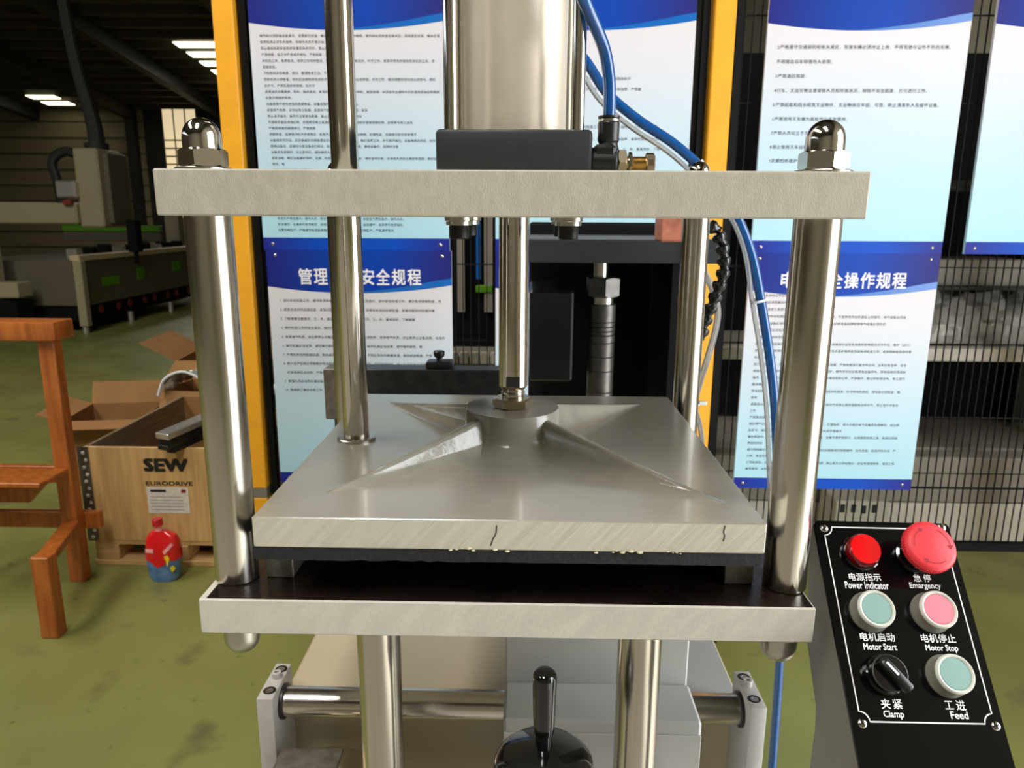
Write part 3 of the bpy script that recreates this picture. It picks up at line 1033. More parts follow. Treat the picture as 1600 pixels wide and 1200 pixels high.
it = [
    ('电源指示', -0.0132, -0.0002, 0.0268, 0.0064, 0.012), ('Power Indicator', -0.0178, -0.0068, 0.0365, 0.0060, 0.018),
    ('急', 0.0410, 0.0000, 0.0066, 0.0064, 0.012), ('停', 0.0492, 0.0000, 0.0066, 0.0064, 0.012), ('Emargency', 0.0362, -0.0068, 0.0262, 0.0062, 0.018),
    ('电机启动', -0.0140, -0.0484, 0.0280, 0.0068, 0.012), ('Motor Start', -0.0128, -0.0550, 0.0268, 0.0052, 0.018),
    ('电机停止', 0.0352, -0.0484, 0.0280, 0.0068, 0.012), ('Motor Stop', 0.0370, -0.0560, 0.0262, 0.0062, 0.018),
    ('夹', -0.0082, -0.0980, 0.0072, 0.0072, 0.012), ('紧', 0.0010, -0.0980, 0.0072, 0.0072, 0.012), ('Clamp', -0.0080, -0.1054, 0.0158, 0.0064, 0.018),
    ('工', 0.0412, -0.0975, 0.0066, 0.0062, 0.012), ('进', 0.0500, -0.0980, 0.0072, 0.0072, 0.012), ('Feed', 0.0438, -0.1042, 0.0136, 0.0054, 0.018),
]
for q in it:
    lettering('caption', [q], M['print_white'], pan, onp(0, 0, W), EX, EY)

# ---------------------------------------------------------------- hoses
b = B(); b.tube([(VX + 0.0160, VY, 1.4375), (VX + 0.0160, VY, 1.452), (VX + 0.0150, VY, 1.470), (VX + 0.0100, VY - 0.004, 1.492), (VX + 0.0005, VY - 0.014, 1.510), (VX - 0.012, VY - 0.027, 1.530), (VX - 0.026, VY - 0.036, 1.560), (VX - 0.034, VY - 0.040, 1.62), (VX - 0.036, VY - 0.036, 1.70), (VX - 0.036, VY - 0.020, 1.742)], 0.0056, 16)
single('air_hose', b, M['blue_hose'], 'short blue air hose plugged into the black elbow valve', 'hose', (VX + 0.0160, VY, 1.4394))
long_pts = [(-0.0125, 0.815, 1.745), (-0.0125, 0.90, 1.738), (-0.004, 1.01, 1.69), (0.030, 1.07, 1.615), (0.080, 1.08, 1.555), (0.109, 1.08, 1.516), (0.154, 1.08, 1.481), (0.200, 1.08, 1.453), (0.240, 1.08, 1.421), (0.275, 1.08, 1.383), (0.300, 1.08, 1.347), (0.322, 1.08, 1.298),
            (0.340, 1.08, 1.234), (0.360, 1.08, 1.149), (0.374, 1.08, 1.071), (0.385, 1.08, 0.98), (0.393, 1.07, 0.88), (0.398, 1.05, 0.76), (0.402, 1.04, 0.64), (0.405, 1.03, 0.20)]
lh = thing('air_hose', 'long blue air hose with white ties, draped behind the right posts', 'hose', (0.405, 1.03, 0.20))
b = B(); b.tube(long_pts, 0.0068, 16); part('tube', b, M['blue_hose'], lh)
for i in (8, 12, 15):
    p = Vector(long_pts[i])
    q = (Vector(long_pts[i + 1]) - Vector(long_pts[i - 1])).normalized()
    b = B()
    Mx = Matrix.Translation(p - Vector((0.004, 0, 0))) @ q.to_track_quat('Z', 'Y').to_matrix().to_4x4()
    b.lathe([(0.0105, -0.0016), (0.0118, -0.0016), (0.0118, 0.0016), (0.0105, 0.0016)], Mx, 20, False, False)
    b.box(0.009, 0.016, -0.0025, 0.0025, -0.0025, 0.0025, 0.0005, Mx)
    part('cable_tie', b, M['white_plastic'], lh)
b = B(); b.tube([(x - 0.010 - (0.004 if i > 11 else 0.0), y - 0.004, z - (0.010 if i < 10 else 0)) for i, (x, y, z) in enumerate(long_pts[:18])], 0.0034, 12)
single('clear_hose', b, M['clear_hose'], 'thin clear hose strapped along the long blue air hose', 'hose', (long_pts[17][0], 1.05, 0.76))
b = B(); b.tube([(0.262, 1.19, 1.31), (0.276, 1.19, 1.278), (0.294, 1.19, 1.245), (0.306, 1.19, 1.212), (0.306, 1.19, 1.18), (0.296, 1.19, 1.13), (0.284, 1.19, 1.08), (0.276, 1.19, 1.04), (0.268, 1.19, 1.00), (0.262, 1.19, 0.93)], 0.0052, 12)
hose2 = thing('clear_hose', 'looped clear hose hanging in front of the yellow fence post', 'hose', (0.262, 1.19, 0.93))
part('tube', b, M['clear_hose'], hose2)
b = B(); b.tube([(0.280, 1.19, 1.045), (0.290, 1.19, 1.015), (0.296, 1.19, 0.98), (0.294, 1.19, 0.94), (0.285, 1.19, 0.90)], 0.0040, 12)
part('branch_tube', b, M['clear_hose'], hose2)
b = B(); b.lathe([(0.0075, -0.002), (0.0085, -0.002), (0.0085, 0.002), (0.0075, 0.002)], Matrix.Translation((0.279, 1.19, 1.052)) @ Matrix.Rotation(0.3, 4, 'Y'), 18, False, False)
b.box(0.286, 0.299, 1.186, 1.193, 1.050, 1.056, 0.001)
part('cable_tie', b, M['white_plastic'], hose2)
# jointed black coolant hose
jh = thing('coolant_hose', 'black jointed coolant hose curling down from a reddish valve', 'coolant hose', (0.196, 1.12, 1.316))
b = B(); b.box(0.193, 0.229, 1.10, 1.15, 1.3165, 1.352, 0.003)
part('valve_block', b, M['orange_block'], jh)
b = B(); b.lathe([(0.013, 0), (0.013, 0.006)], Matrix.Translation((0.229, 1.12, 1.338)) @ Matrix.Rotation(PI / 2, 4, 'Y'), 24)
part('valve_ring', b, M['estop_red'], jh)
jp = smooth_path([Vector(p) for p in ((0.232, 1.12, 1.338), (0.255, 1.12, 1.343), (0.275, 1.12, 1.335), (0.288, 1.12, 1.312), (0.2935, 1.12, 1.282), (0.289, 1.12, 1.255), (0.281, 1.12, 1.227), (0.272, 1.12, 1.200), (0.2645, 1.12, 1.168))], 8)
acc = [0]
for i in range(1, len(jp)):
    acc.append(acc[-1] + (jp[i] - jp[i - 1]).length)


def along(s):
    for i in range(1, len(jp)):
        if acc[i] >= s:
            t = (s - acc[i - 1]) / (acc[i] - acc[i - 1])
            return jp[i - 1].lerp(jp[i], t), (jp[i] - jp[i - 1]).normalized()
    return jp[-1], (jp[-1] - jp[-2]).normalized()


pitch = 0.0182
k = 0
while (k + 1) * pitch < acc[-1] + 0.004:
    p, d = along(k * pitch)
    Mx = Matrix.Translation(p) @ d.to_track_quat('Z', 'Y').to_matrix().to_4x4()
    b = B(); b.lathe([(0.0070, 0.0), (0.0098, 0.0015), (0.0104, 0.0045), (0.0100, 0.0085), (0.0072, 0.0120), (0.0060, 0.0150), (0.0062, 0.0185)], Mx, 20)
    part('segment', b, M['loc_black'], jh, ang=40)
    k += 1

# ---------------------------------------------------------------- milling head behind the press
mill = thing('milling_head', 'dark milling spindle head with a ringed cutter shaft behind the press', 'milling head', (0.15, 1.45, 0.7665))
b = B(); b.box(0.000, 0.3105, 1.20, 1.56, 1.2795, 1.3165, 0.002)
part('head_plate', b, M['anodised'], mill)
b = B(); b.box(0.006, 0.300, 1.58, 1.80, 0.7665, 1.34, 0.004)
b.box(0.262, 0.300, 1.36, 1.60, 0.7665, 1.2795, 0.003)
part('housing', b, M['dark_void'], mill)
b = B(); b.box(0.006, 0.083, 1.30, 1.50, 1.062, 1.226, 0.004)
part('motor_box', b, M['dark_gloss'], mill)
T = Matrix.Translation((0.1370, 1.34, 0))
spx = holder('cutter_spindle', mill, 'steel spindle with hex nut and stacked rings')
b = B(); b.cyl((0.1325, 1.34, 1.245), (0.1325, 1.34, 1.2795), 0.0125, 28); part('shaft', b, M['zinc'], spx)
b = B(); b.hexnut(0.0275, 1.2120, 1.2470, T, True, True, rot=math.radians(64)); part('hex_nut', b, M['shaft_grey'], spx)
b = B(); b.lathe([(0.020, 1.199), (0.020, 1.212)], T, 36); part('shaft_collar', b, M['zinc'], spx)
z = 1.199
for h, r in ((0.032, 0.0250), (0.009, 0.0242), (0.0075, 0.0246), (0.0075, 0.0242), (0.014, 0.0246), (0.026, 0.0242), (0.026, 0.0242), (0.040, 0.0242), (0.08, 0.0242)):
    b = B(); b.lathe([(r - 0.0012, z - h), (r, z - h + 0.0012), (r, z - 0.0012), (r - 0.0012, z)], T, 40)
    part('spacer_ring', b, M['shaft_grey'], spx)
    z -= h
b = B(); b.lathe([(0.034, 0.7665), (0.034, z)], T, 32); part('lower_bearing', b, M['dark_steel'], spx)

# ---------------------------------------------------------------- stop rail behind the platen
sr = thing('clamping_rail', 'dark steel stop rail with end plate and a small thumb screw clamp', 'rail', (-0.15, 1.14, 0.7665))
b = B(); b.box(-0.262, -0.004, 1.12, 1.16, 1.036, 1.119, 0.0015)
part('bar', b, M['dark_steel'], sr)
b = B(); b.box(-0.3130, -0.2600, 1.112, 1.15, 1.040, 1.1205, 0.0015)
part('end_plate', b, M['raw_steel'], sr)
for x in (-0.285, -0.05):
    b = B(); b.box(x - 0.018, x + 0.018, 1.125, 1.155, 0.7665, 1.040, 0.002)
    part('foot', b, M['dark_steel'], sr)
b = B(); b.box(-0.156, -0.115, 1.122, 1.158, 1.119, 1.1300, 0.003, seg=2)
kb = part('clamp_block', b, M['black_plastic'], sr)
b = B(); b.lathe([(0.0042, 1.130), (0.0042, 1.1335), (0.0078, 1.1365), (0.0088, 1.1390), (0.0088, 1.1440), (0.0078, 1.1455)], Matrix.Translation((-0.1365, 1.14, 0)), 28)
part('thumb_screw', b, M['black_plastic'], kb)

# ================================================================ SAFETY FENCE AND POSTERS
FY = 2.4
for x, lab in ((-0.925, 'yellow square fence post beside the wooden crate'), (0.585, 'yellow square fence post behind the jointed coolant hose'),
               (2.095, 'yellow square fence post beyond the wrapped bundle')):
    f = thing('fence_post', lab, 'fence post', (x, FY + 0.03, 0), 'yellow fence posts')
    b = B(); b.box(x - 0.032, x + 0.032, FY, FY + 0.062, 0.43, 2.25, 0.003)
    part('upright', b, M['yellow'], f)
    b = B(); b.box(x - 0.032, x + 0.032, FY, FY + 0.062, 0.395, 0.43, 0.001)
    part('joint_band', b, M['joint_grey'], f)
    b = B(); b.box(x - 0.032, x + 0.032, FY, FY + 0.062, 0.01, 0.395, 0.003)
    part('lower_upright', b, M['yellow'], f)
    b = B(); b.box(x - 0.06, x + 0.06, FY - 0.03, FY + 0.09, 0.0, 0.01)
    part('base_plate', b, M['yellow'], f)
MYF = FY + 0.024
for x0, x1, lab in ((-0.885, 0.545, 'black wire fence panel behind the press between two yellow posts'), (0.625, 2.055, 'black wire fence panel behind the control box')):
    f = thing('wire_fence', lab, 'fence panel', ((x0 + x1) / 2, MYF + 0.01, 0.22), 'black fence panels')
    for nm, q in (('frame_rail', (x0, x1, 2.17, 2.20)), ('frame_rail', (x0, x1, 0.22, 0.25)), ('frame_stile', (x0, x0 + 0.022, 0.25, 2.17)), ('frame_stile', (x1 - 0.022, x1, 0.25, 2.17))):
        b = B(); b.box(q[0], q[1], MYF, MYF + 0.022, q[2], q[3], 0.001)
        part(nm, b, M['mesh_black'], f, smooth=False)
    b = B()
    n = int((x1 - x0) / 0.0258)
    for i in range(1, n):
        x = x0 + (x1 - x0) * i / n
        b.box(x - 0.0015, x + 0.0015, MYF + 0.008, MYF + 0.012, 0.24, 2.18)
    for zz in [0.45 + 0.25 * i for i in range(7)]:
        b.box(x0, x1, MYF + 0.012, MYF + 0.016, zz - 0.002, zz + 0.002)
    part('wire_mesh', b, M['mesh_black'], f, smooth=False, kind='stuff')

PW, PH, HH, FH = 0.600, 0.793, 0.117, 0.038


def poster(xl, zt, lab, title, lines, size=0.0105, foot=True, header=True, lead=0.02, width=PW):
    """foam board notice: sheet, blue head with a curved lower edge, title, body text, foot strip, nails"""
    zb = zt - PH
    P = thing('notice_board', lab, 'notice board', (xl + width / 2, FY + 0.012, zb), 'blue and white notice boards on the fence')
    b = B(); b.box(xl, xl + width, FY + 0.004, FY + 0.016, zb, zt)
    for fc in b.bm.faces:
        fc.material_index = 0
    part('sheet', b, M['poster_body'], P, smooth=False)

    def strip(name, m, topf, botf, dy):
        b = B()
        n = 40
        for i in range(n):
            u0, u1 = i / n, (i + 1) / n
            a = [(u0, botf(u0)), (u1, botf(u1)), (u1, topf(u1)), (u0, topf(u0))]
            b.bm.faces.new([b.bm.verts.new((xl + u * width, FY + 0.004 - dy, z)) for u, z in a])
        bmesh.ops.remove_doubles(b.bm, verts=b.bm.verts, dist=1e-5)
        for fc in b.bm.faces:
            if fc.normal.y > 0:
                fc.normal_flip()
        me = bpy.data.meshes.new(name)
        b.bm.to_mesh(me); b.bm.free()
        return finish(name, me, m, P, False, None, None)
    if header:
        curve = lambda u: zt - 0.116 - 0.030 * math.sin(PI * min(1, u / 0.92)) * (1 if u < 0.92 else 0) + (0.020 * max(0, u - 0.55) / 0.45) + 0.0
        curve = lambda u: zt - 0.118 - 0.095 * u * (0.92 - u)
        strip('head_band', M['poster_blue'], lambda u: zt, curve, 0.0004)
        strip('head_swoosh', M['poster_light'], lambda u: curve(u) + 0.022 * max(0, min(1, (u - 0.42) / 0.5)), lambda u: curve(u) - 0.0, 0.0007)
    if foot:
        strip('foot_band', M['poster_foot'], lambda u: zb + FH, lambda u: zb, 0.0004)
    if title:
        n = len(title)
        tw = 0.405
        st = tw / n
        x0 = xl + 0.099
        items = [(ch, x0 + i * st + 0.003, zt - 0.1115, st - 0.006, 0.052, 0.016) for i, ch in enumerate(title)]
        lettering('title_text', items, M['title_ink'], P, (0, FY + 0.0028, 0), (1, 0, 0), (0, 0, 1))
    items = []
    for (dx, z, s) in lines:
        x = xl + dx
        for ch in s:
            adv = size * (0.55 if ord(ch) < 256 else 1.0)
            if ch not in ' 　':
                vs, fs, gx0, gx1, gy0, gy1 = text_polys(ch, 0.0, 1)
                items.append((ch, x + max(gx0, 0) * size * 0.9, z + gy0 * size * 0.9, max(1e-4, (gx1 - gx0)) * size * 0.95, max(1e-4, (gy1 - gy0)) * size * 0.95, 0.006))
            x += adv
    if items:
        V, F = [], []
        for s, x, y, w, h, bold in items:
            vs, fs, x0, x1, y0, y1 = text_polys(s, 0.0, 1)
            k = len(V)
            for v in vs:
                V.append((x + (v.x - x0) * w / (x1 - x0), FY + 0.0032, y + (v.y - y0) * h / (y1 - y0)))
            F += [tuple(i + k for i in f) for f in fs]
        me = bpy.data.meshes.new('body_text')
        me.from_pydata(V, [], F)
        finish('body_text', me, M['ink'], P, False, None, 'stuff')
    for ux, uz in ((0.05, zt - 0.018), (0.95, zt - 0.018), (0.05, zb + 0.018), (0.95, zb + 0.018)):
        b = B(); b.lathe([(0.005, 0.0), (0.005, 0.0012), (0.003, 0.0025), (0.0003, 0.003)], Matrix.Translation((xl + ux * width, FY + 0.0036, uz)) @ Matrix.Rotation(PI / 2, 4, 'X'), 12)
        part('nail', b, M['zinc'], P)
    return P


S = ['进行安全检查工作，遵守各项规章制度，消除隐患的不安全部分。', '经常在车间内巡视检查，发现问题及时处理并做好记录。', '了解掌握设备情况，工、夹、量具完好。', '随时检查工作的安全状况。',
     '发现电气失灵，应立即停止设备运转，以及时报告电气人员检修。', '操作机器应当注意，遵守操作规程，避免人身伤害事故。', '不得在车间内吸烟饮酒，保持通道畅通，严禁堆放杂物。',
     '进入生产区域必须穿戴好劳动防护用品，遵章守纪听从指挥，严禁触摸触碰。', '机床各部位运动时，严禁用手触摸。', '管理人员应当带头遵守各项安全规定。', '教育职工做好本职工作，安全生产。']


def cut(s, n):
    t = ''
    i = 0
    while len(t) < n:
        t += s[i % len(s)]
        i += 1
    return t[:n]


LT = 1.245
zs = lambda z0, z1, n: [z0 + (z1 - z0) * i / (n - 1) for i in range(n)]
# lower left: safety rules for managers
zl = zs(1.0775, 0.7775, 11)
ln = [48, 46, 40, 18, 49, 42, 45, 51, 40, 40, 36]
LL = []
for i, (z, n) in enumerate(zip(zl, ln)):
    pre = '' if i == 8 else '%d.' % (i + 1 if i < 8 else i)
    LL.append((0.035 if pre else 0.046, z, pre + cut(S[i], n)))
poster(-0.843, LT, 'notice board of safety rules for managers, beside the wooden crate and left yellow post', '管理人员安全规程', LL, 0.0108)
# lower right: electricians' rules
S2 = ['电工必须经过专业培训持证上岗', '上岗前必须穿戴好绝缘防护用品', '工作前检查工具是否完好', '不准带电作业和酒后上岗操作，电气设备必须接零接地。', '检修电气设备必须先切断电源挂牌',
      '使用梯子时必须有人扶持防滑', '不得擅自移动安全装置', '线路和配电箱安装完毕后，维护（运行）保护各种电气线路进行以及各', '项检查工作，发现绝缘破损及时更换，大修小修均须有专人监护操作直到送电', '完毕后方可离开',
      '进行高空作业时，应系好安全带，设专人监护，佩戴安全帽，严禁抛掷', '用电设备停电，停电检修时须挂牌，一人操作，一人监护，操作完毕后方能', '离开，禁止约时停送电，电工进行工作应有人陪同，应填写检修记录，严禁', '擅自离岗',
      '停电检修后，送电前必须检查，确保线路正确，线路接线没有错误，方可', '送电', '遇雷雨大风天气，停止室外不安全，不准带电作业，雷雨天气应停止高空', '工作', '严禁使用铜丝代替熔断丝',
      '高压电气设备发生故障时，应立即切断电源并向负责人，汇报检修，经允许', '后方可，操作检修人员不得离开现场', '维护检修中，必须使用绝缘工具，各部位接线必须牢固，设备外', '壳接地良好', '进行倒闸操作，应先检查，应由熟练人员，严禁带负荷拉合隔离',
      '刀闸，发现异常', '工作结束后，应认真清理现场，清点工具材料，切断电源，防止发生', '触电事故。以及确保人员安全']
zr = zs(1.1060, 0.5185, 27)
LR = []
num = 1
ln2 = [16, 16, 14, 46, 40, 16, 14, 49, 49, 8, 48, 48, 48, 8, 47, 4, 47, 4, 14, 48, 30, 48, 12, 48, 12, 48, 14]
for i, (z, s) in enumerate(zip(zr, S2)):
    cont = len(s) < 9 or i in (8, 11, 12, 20)
    LR.append((0.036, z, cut(s, ln2[i]) if ln2[i] > 20 else s))
poster(0.713, LT, 'notice board of electrician rules behind the front right post', '电工安全操作规程', LR, 0.0104)
# lower middle, almost hidden by piston rod and milling head
poster(-0.101, LT, 'notice board of which only a white strip shows beside the piston rod', '', [], 0.0105)
UT = LT + PH + 0.0
S3 = ['操作前必须检查设备状态，润滑部位加油，确认正常后方可开机工作使用。', '各类机床必须专人使用，非操作人员不准开动。', '禁止擅自拆卸安全防护装置及防护栏杆，', '严禁超载，加工中严禁离开岗位。',
      '关机后工具，各就各位，保持工作场地整洁，搬运时必须将电源切断关闭，方可工作，发现异常及时报告检', '查维修后。', '下班前关闭总电源，清扫，整理各类工具。', '检修机床必须断电，停机后挂牌检修完成后方可运转，检修后接线必须牢固，方可工作，维修调整', '后方可，严禁私自拆卸使用。',
      '润滑油应定期更换，及时，保持清洁，发现机床有异常响声应立即停机，报告处理，必须由专业维修人员处理', '设备日常维护保养。', '设备周围不得存放易燃易爆物品。', '发现电气故障，必须由电工处理。', '禁止湿手操作，操作时注意安全距离。', '不得用手直接清理切屑，应使用专用工具清理加工后的铁屑。',
      '严格按照操作规程进行。', '定期检查，润滑情况和冷却液情况，发现不足及时补充，注意安全使用。', '设备使用完毕后，应将各操作手柄放置在空挡位置，并切断电源，做好保养工作，方可离开岗位。', '使用设备时，应随时注意设备运行情况，发现异常，严禁继续使用。', '设备发生故障时，应立即停机，通知维修人员。',
      '经常清理，做好设备维护保养，定期，检修和维护，保持设备完好，做好各项记录，交接班人员应认真', '填写。', '严禁违章操作设备。', '安全生产责任重大，操作人员。', '应当遵守，认真执行各项规定。', '注意文明生产，严格遵守各项规章制度和安全操作规程。']
zu = [1.8745 - 0.0178 * i for i in range(33)]
UL = []
ln3 = [56, 24, 26, 22, 54, 5, 24, 54, 16, 55, 9, 30, 32, 30, 46, 15, 47, 54, 41, 25, 54, 4, 13]
for i, n in enumerate(ln3):
    UL.append((0.030 + 0.0007 * i, zu[i] + 0.006, cut(S3[i % len(S3)], n)))
for i, (n, z) in enumerate(((42, 1.3395), (42, 1.3215), (38, 1.3035))):
    UL.append((0.050, z, cut(S3[23 + i], n)))
poster(-0.848, UT, 'notice board with dense small print beside the upper end of the left guide rod', '', UL, 0.0098)
UM = [(0.16, 1.76, cut(S[0], 24)), (0.13, 1.73, cut(S[7], 30)), (0.26, 1.62, cut(S[3], 24)), (0.24, 1.585, cut(S[4], 26)), (0.30, 1.555, cut(S[2], 20))]
poster(-0.101, UT, 'notice board mostly hidden behind the air cylinder', '', UM, 0.0105)
T4 = ['2严格遵守交通规则和有关规定，驾驶车辆必须持证上岗，不得驾驶与证件不符的车辆。', '不得擅自将车转借他人使用。', '3严禁酒后驾驶。', '4行车、叉运货物注意观察人员和环境状况，排除不安全因素，方可进行工作。',
      '5严禁超载和超长超宽叉运物件，叉运物体应牢固、可靠，防止滑落伤人及碰坏设备。', '6严禁使用叉车做为高处作业支架使用。', '7严禁人员站立于叉车货叉上作业。', '8禁止使用叉车运输易燃易爆危险品物。', '9定期检修维护车辆确保安全，爱护设备。']
UR = [(0.033, 1.849 - 0.0410 * i, s) for i, s in enumerate(T4)]
poster(0.713, UT, 'notice board of forklift rules behind the right dome nut', '', UR, 0.0136)
poster(1.385, UT, 'notice board only just showing at the top right edge', '', [], 0.0105)
P = bpy.data.objects

# ================================================================ BEHIND THE FENCE
rack = thing('storage_rack', 'dark storage rack with white beams behind the right fence panel', 'rack', (1.3, 3.2, 0))
b = B(); b.box(0.70, 2.40, 2.95, 3.02, 0.795, 0.848, 0.004); part('shelf_beam', b, M['rack_white'], rack)
b = B(); b.box(0.70, 2.40, 3.02, 3.55, 0.80, 0.825); part('shelf_board', b, M['rack_grey'], rack)
for z0, z1, m in ((0.322, 0.391, 'rack_grey'), (0.195, 0.252, 'rack_grey'), (0.022, 0.190, 'rack_white'), (0.256, 0.318, 'rack_grey')):
    b = B(); b.box(0.62, 2.40, 2.95, 3.05, z0, z1, 0.004); part('drawer_front', b, M[m], rack)
b = B(); b.box(0.60, 2.40, 3.06, 3.54, 0.02, 0.40); part('drawer_case', b, M['rack_grey'], rack)
for x in (0.66, 2.36):
    for y in (3.0, 3.5):
        b = B(); b.box(x - 0.03, x + 0.03, y - 0.03, y + 0.03, 0, 2.07); part('rack_leg', b, M['steel_dark'], rack)
b = B(); b.box(0.60, 2.42, 3.55, 3.60, 0.0, 2.07); part('shade_backing', b, M['dark_void'], rack)  # near-black sheet puts the rack's shaded depth into colour
b = B(); b.box(0.60, 2.42, 3.0, 3.55, 1.46, 1.50); part('shelf_board', b, M['steel_dark'], rack)
bins = thing('perforated_bin', 'pale bin with square holes below the electrician rules', 'bin', (1.34, 2.86, 0.0))
b = B(); b.box(1.235, 1.445, 2.78, 2.94, 0.0, 0.262, 0.004); part('body', b, M['bin_grey'], bins)
for x, z in ((1.262, 0.232), (1.305, 0.232), (1.345, 0.228), (1.387, 0.232), (1.295, 0.135), (1.335, 0.137), (1.375, 0.115)):
    b = B(); b.box(x - 0.008, x + 0.008, 2.776, 2.781, z - 0.016, z + 0.016); part('slot', b, M['black_rubber'], bins, smooth=False)
wr = thing('wrapped_bundle', 'bundle of profiles under crumpled clear film on the rack shelf', 'bundle', (1.95, 3.25, 0.848))
b = B()
rows = []
rw = random.Random(4)
for i in range(26):
    x = 1.50 + 0.88 * i / 25
    row = []
    for k in range(16):
        a = PI * k / 15
        rr = 1 + rw.uniform(-0.16, 0.16)
        row.append(Vector((x, 3.25 - 0.22 * math.cos(a) * rr, 0.85 + 0.19 * math.sin(a) * rr)))
    rows.append(row)
b.grid(rows)
part('film', b, M['wrap'], wr, smooth=True, ang=20)
for k in range(5):
    b = B(); b.box(1.56, 2.36, 3.08 + 0.07 * k, 3.13 + 0.07 * k, 0.85, 0.93 + 0.02 * (k % 2)); part('profile', b, M['silver'], wr)
b = B(); b.box(1.56, 2.36, 3.05, 3.40, 0.848, 0.855); part('tray', b, M['rack_white'], wr)
wb2 = thing('white_carton', 'pale carton on the rack above the wrapped bundle', 'box', (1.84, 3.3, 1.05))
b = B(); b.box(1.62, 2.10, 3.15, 3.45, 1.080, 1.190, 0.004); part('carton', b, M['rack_grey'], wb2)
b = B(); b.box(1.58, 2.38, 3.10, 3.50, 1.068, 1.080); part('tray', b, M['steel_dark'], wb2)

cab = thing('tool_cabinet', 'dark tool cabinet behind the fence in the gap between boards', 'cabinet', (-0.35, 3.75, 0))
b = B(); b.box(-0.85, 0.56, 3.62, 3.95, 0.0, 2.07, 0.004); part('body', b, M['dark_void'], cab)  # near-black body stands in for the shade behind the fence
for x0, x1, m in ((-0.335, -0.300, 'rack_grey'), (-0.205, -0.165, 'rack_grey')):
    b = B(); b.box(x0, x1, 3.58, 3.62, 0.90, 2.0); part('upright', b, M[m], cab)
b = B(); b.cyl((-0.232, 3.585, 1.06), (-0.232, 3.585, 2.0), 0.012, 12); part('blue_pipe', b, M['poster_light'], cab)
b = B(); b.box(-0.245, -0.165, 3.57, 3.61, 0.995, 1.03, 0.004); part('green_clip', b, M['cnc_green'], cab)
bas = thing('wire_basket', 'small white crate seen through the fence left of the piston rod', 'basket', (-0.21, 3.0, 0.0))
b = B(); b.box(-0.32, -0.10, 2.95, 3.2, 0.0, 0.70, 0.004); part('stand', b, M['steel_dark'], bas)
for k in range(5):
    b = B(); b.box(-0.31 + k * 0.042, -0.276 + k * 0.042, 2.93, 2.95, 0.77, 0.82, 0.003); part('slat', b, M['rack_white'], bas)
    b = B(); b.box(-0.31 + k * 0.042, -0.276 + k * 0.042, 2.93, 2.95, 0.735, 0.762, 0.003); part('slat', b, M['rack_white'], bas)
b = B(); b.box(-0.315, -0.105, 2.95, 3.18, 0.70, 0.80, 0.003); part('tub', b, M['rack_grey'], bas)

# ================================================================ LEFT SIDE OF THE HALL
# crate on its pallet
FXL, FXR, CYF, CYB = -1.690, -1.045, 2.667, 3.50
pal = thing('wooden_pallet', 'low pine pallet under the plywood crate', 'pallet', (-1.37, 3.08, 0))
for k in range(3):
    x0 = (FXL, -1.415, FXR - 0.095)[k]
    for y0 in (CYF, 3.03, CYB - 0.10):
        b = B(); b.box(x0, x0 + 0.095, y0, y0 + 0.10, 0.022, 0.085, 0.003); part('block', b, M['pallet_wood'], pal)
for y0 in (CYF - 0.006, 3.03, CYB - 0.10):
    b = B(); b.box(FXL - 0.005, FXR + 0.005, y0, y0 + 0.10, 0.0, 0.022, 0.002); part('bottom_board', b, M['pallet_wood'], pal)
for k in range(7):
    y0 = CYF + 0.002 + k * 0.122
    b = B(); b.box(FXL, FXR, y0, y0 + 0.10, 0.085, 0.103, 0.002); part('deck_board', b, M['pallet_wood'], pal)
cr = thing('plywood_crate', 'open plywood crate with black printed lettering and white label', 'crate', (-1.37, 3.08, 0.103))
b = B(); b.box(FXL, FXR, CYF, CYF + 0.015, 0.103, 0.487, 0.002); part('front_panel', b, M['plywood'], cr)
b = B(); b.box(FXL, FXR, CYB - 0.015, CYB, 0.103, 0.487, 0.002); part('rear_panel', b, M['cardboard'], cr)
b = B(); b.box(FXL, FXL + 0.015, CYF + 0.015, CYB - 0.015, 0.103, 0.487, 0.002); part('side_panel', b, M['plywood_in'], cr)
b = B(); b.box(FXR - 0.015, FXR, CYF + 0.015, CYB - 0.015, 0.103, 0.487, 0.002); part('side_panel', b, M['plywood_in'], cr)
b = B(); b.box(FXL + 0.015, FXR - 0.015, CYF + 0.015, CYB - 0.015, 0.103, 0.115); part('bottom_panel', b, M['plywood_in'], cr)
b = B(); b.box(FXL - 0.022, FXL + 0.020, CYF - 0.003, CYF, 0.103, 0.487); b.box(FXL - 0.003, FXL, CYF - 0.003, CYF + 0.05, 0.103, 0.487)
es2 = part('edge_strip', b, M['strip'], cr, smooth=False)
for k in range(13):
    b = B(); b.lathe([(0.0075, 0), (0.006, 0.003), (0.0004, 0.004)], Matrix.Translation((FXL - 0.002 + (0.010 if k % 2 else 0.002), CYF - 0.003, 0.118 + k * 0.0288)) @ Matrix.Rotation(PI / 2, 4, 'X'), 10)
    part('rivet', b, M['label'], es2)
for q in [('SEW', -1.4620, 0.390, 0.174, 0.055, 0.05), ('EURODRIVE', -1.4600, 0.3345, 0.182, 0.0180, 0.018)]:
    lettering('stencil_word', [q], M['print_black'], cr, (0, CYF - 0.0012, 0), (1, 0, 0), (0, 0, 1))
b = B(); b.box(-1.460, -1.298, CYF - 0.0016, CYF, 0.222, 0.328); lab = part('paper_label', b, M['label'], cr, smooth=False)
b = B()
b.box(-1.445, -1.385, CYF - 0.0022, CYF - 0.0017, 0.308, 0.318)
for k in range(5):
    b.box(-1.448, -1.32, CYF - 0.0022, CYF - 0.0017, 0.235 + k * 0.013, 0.2365 + k * 0.013)
part('label_print', b, M['ink'], lab, smooth=False)
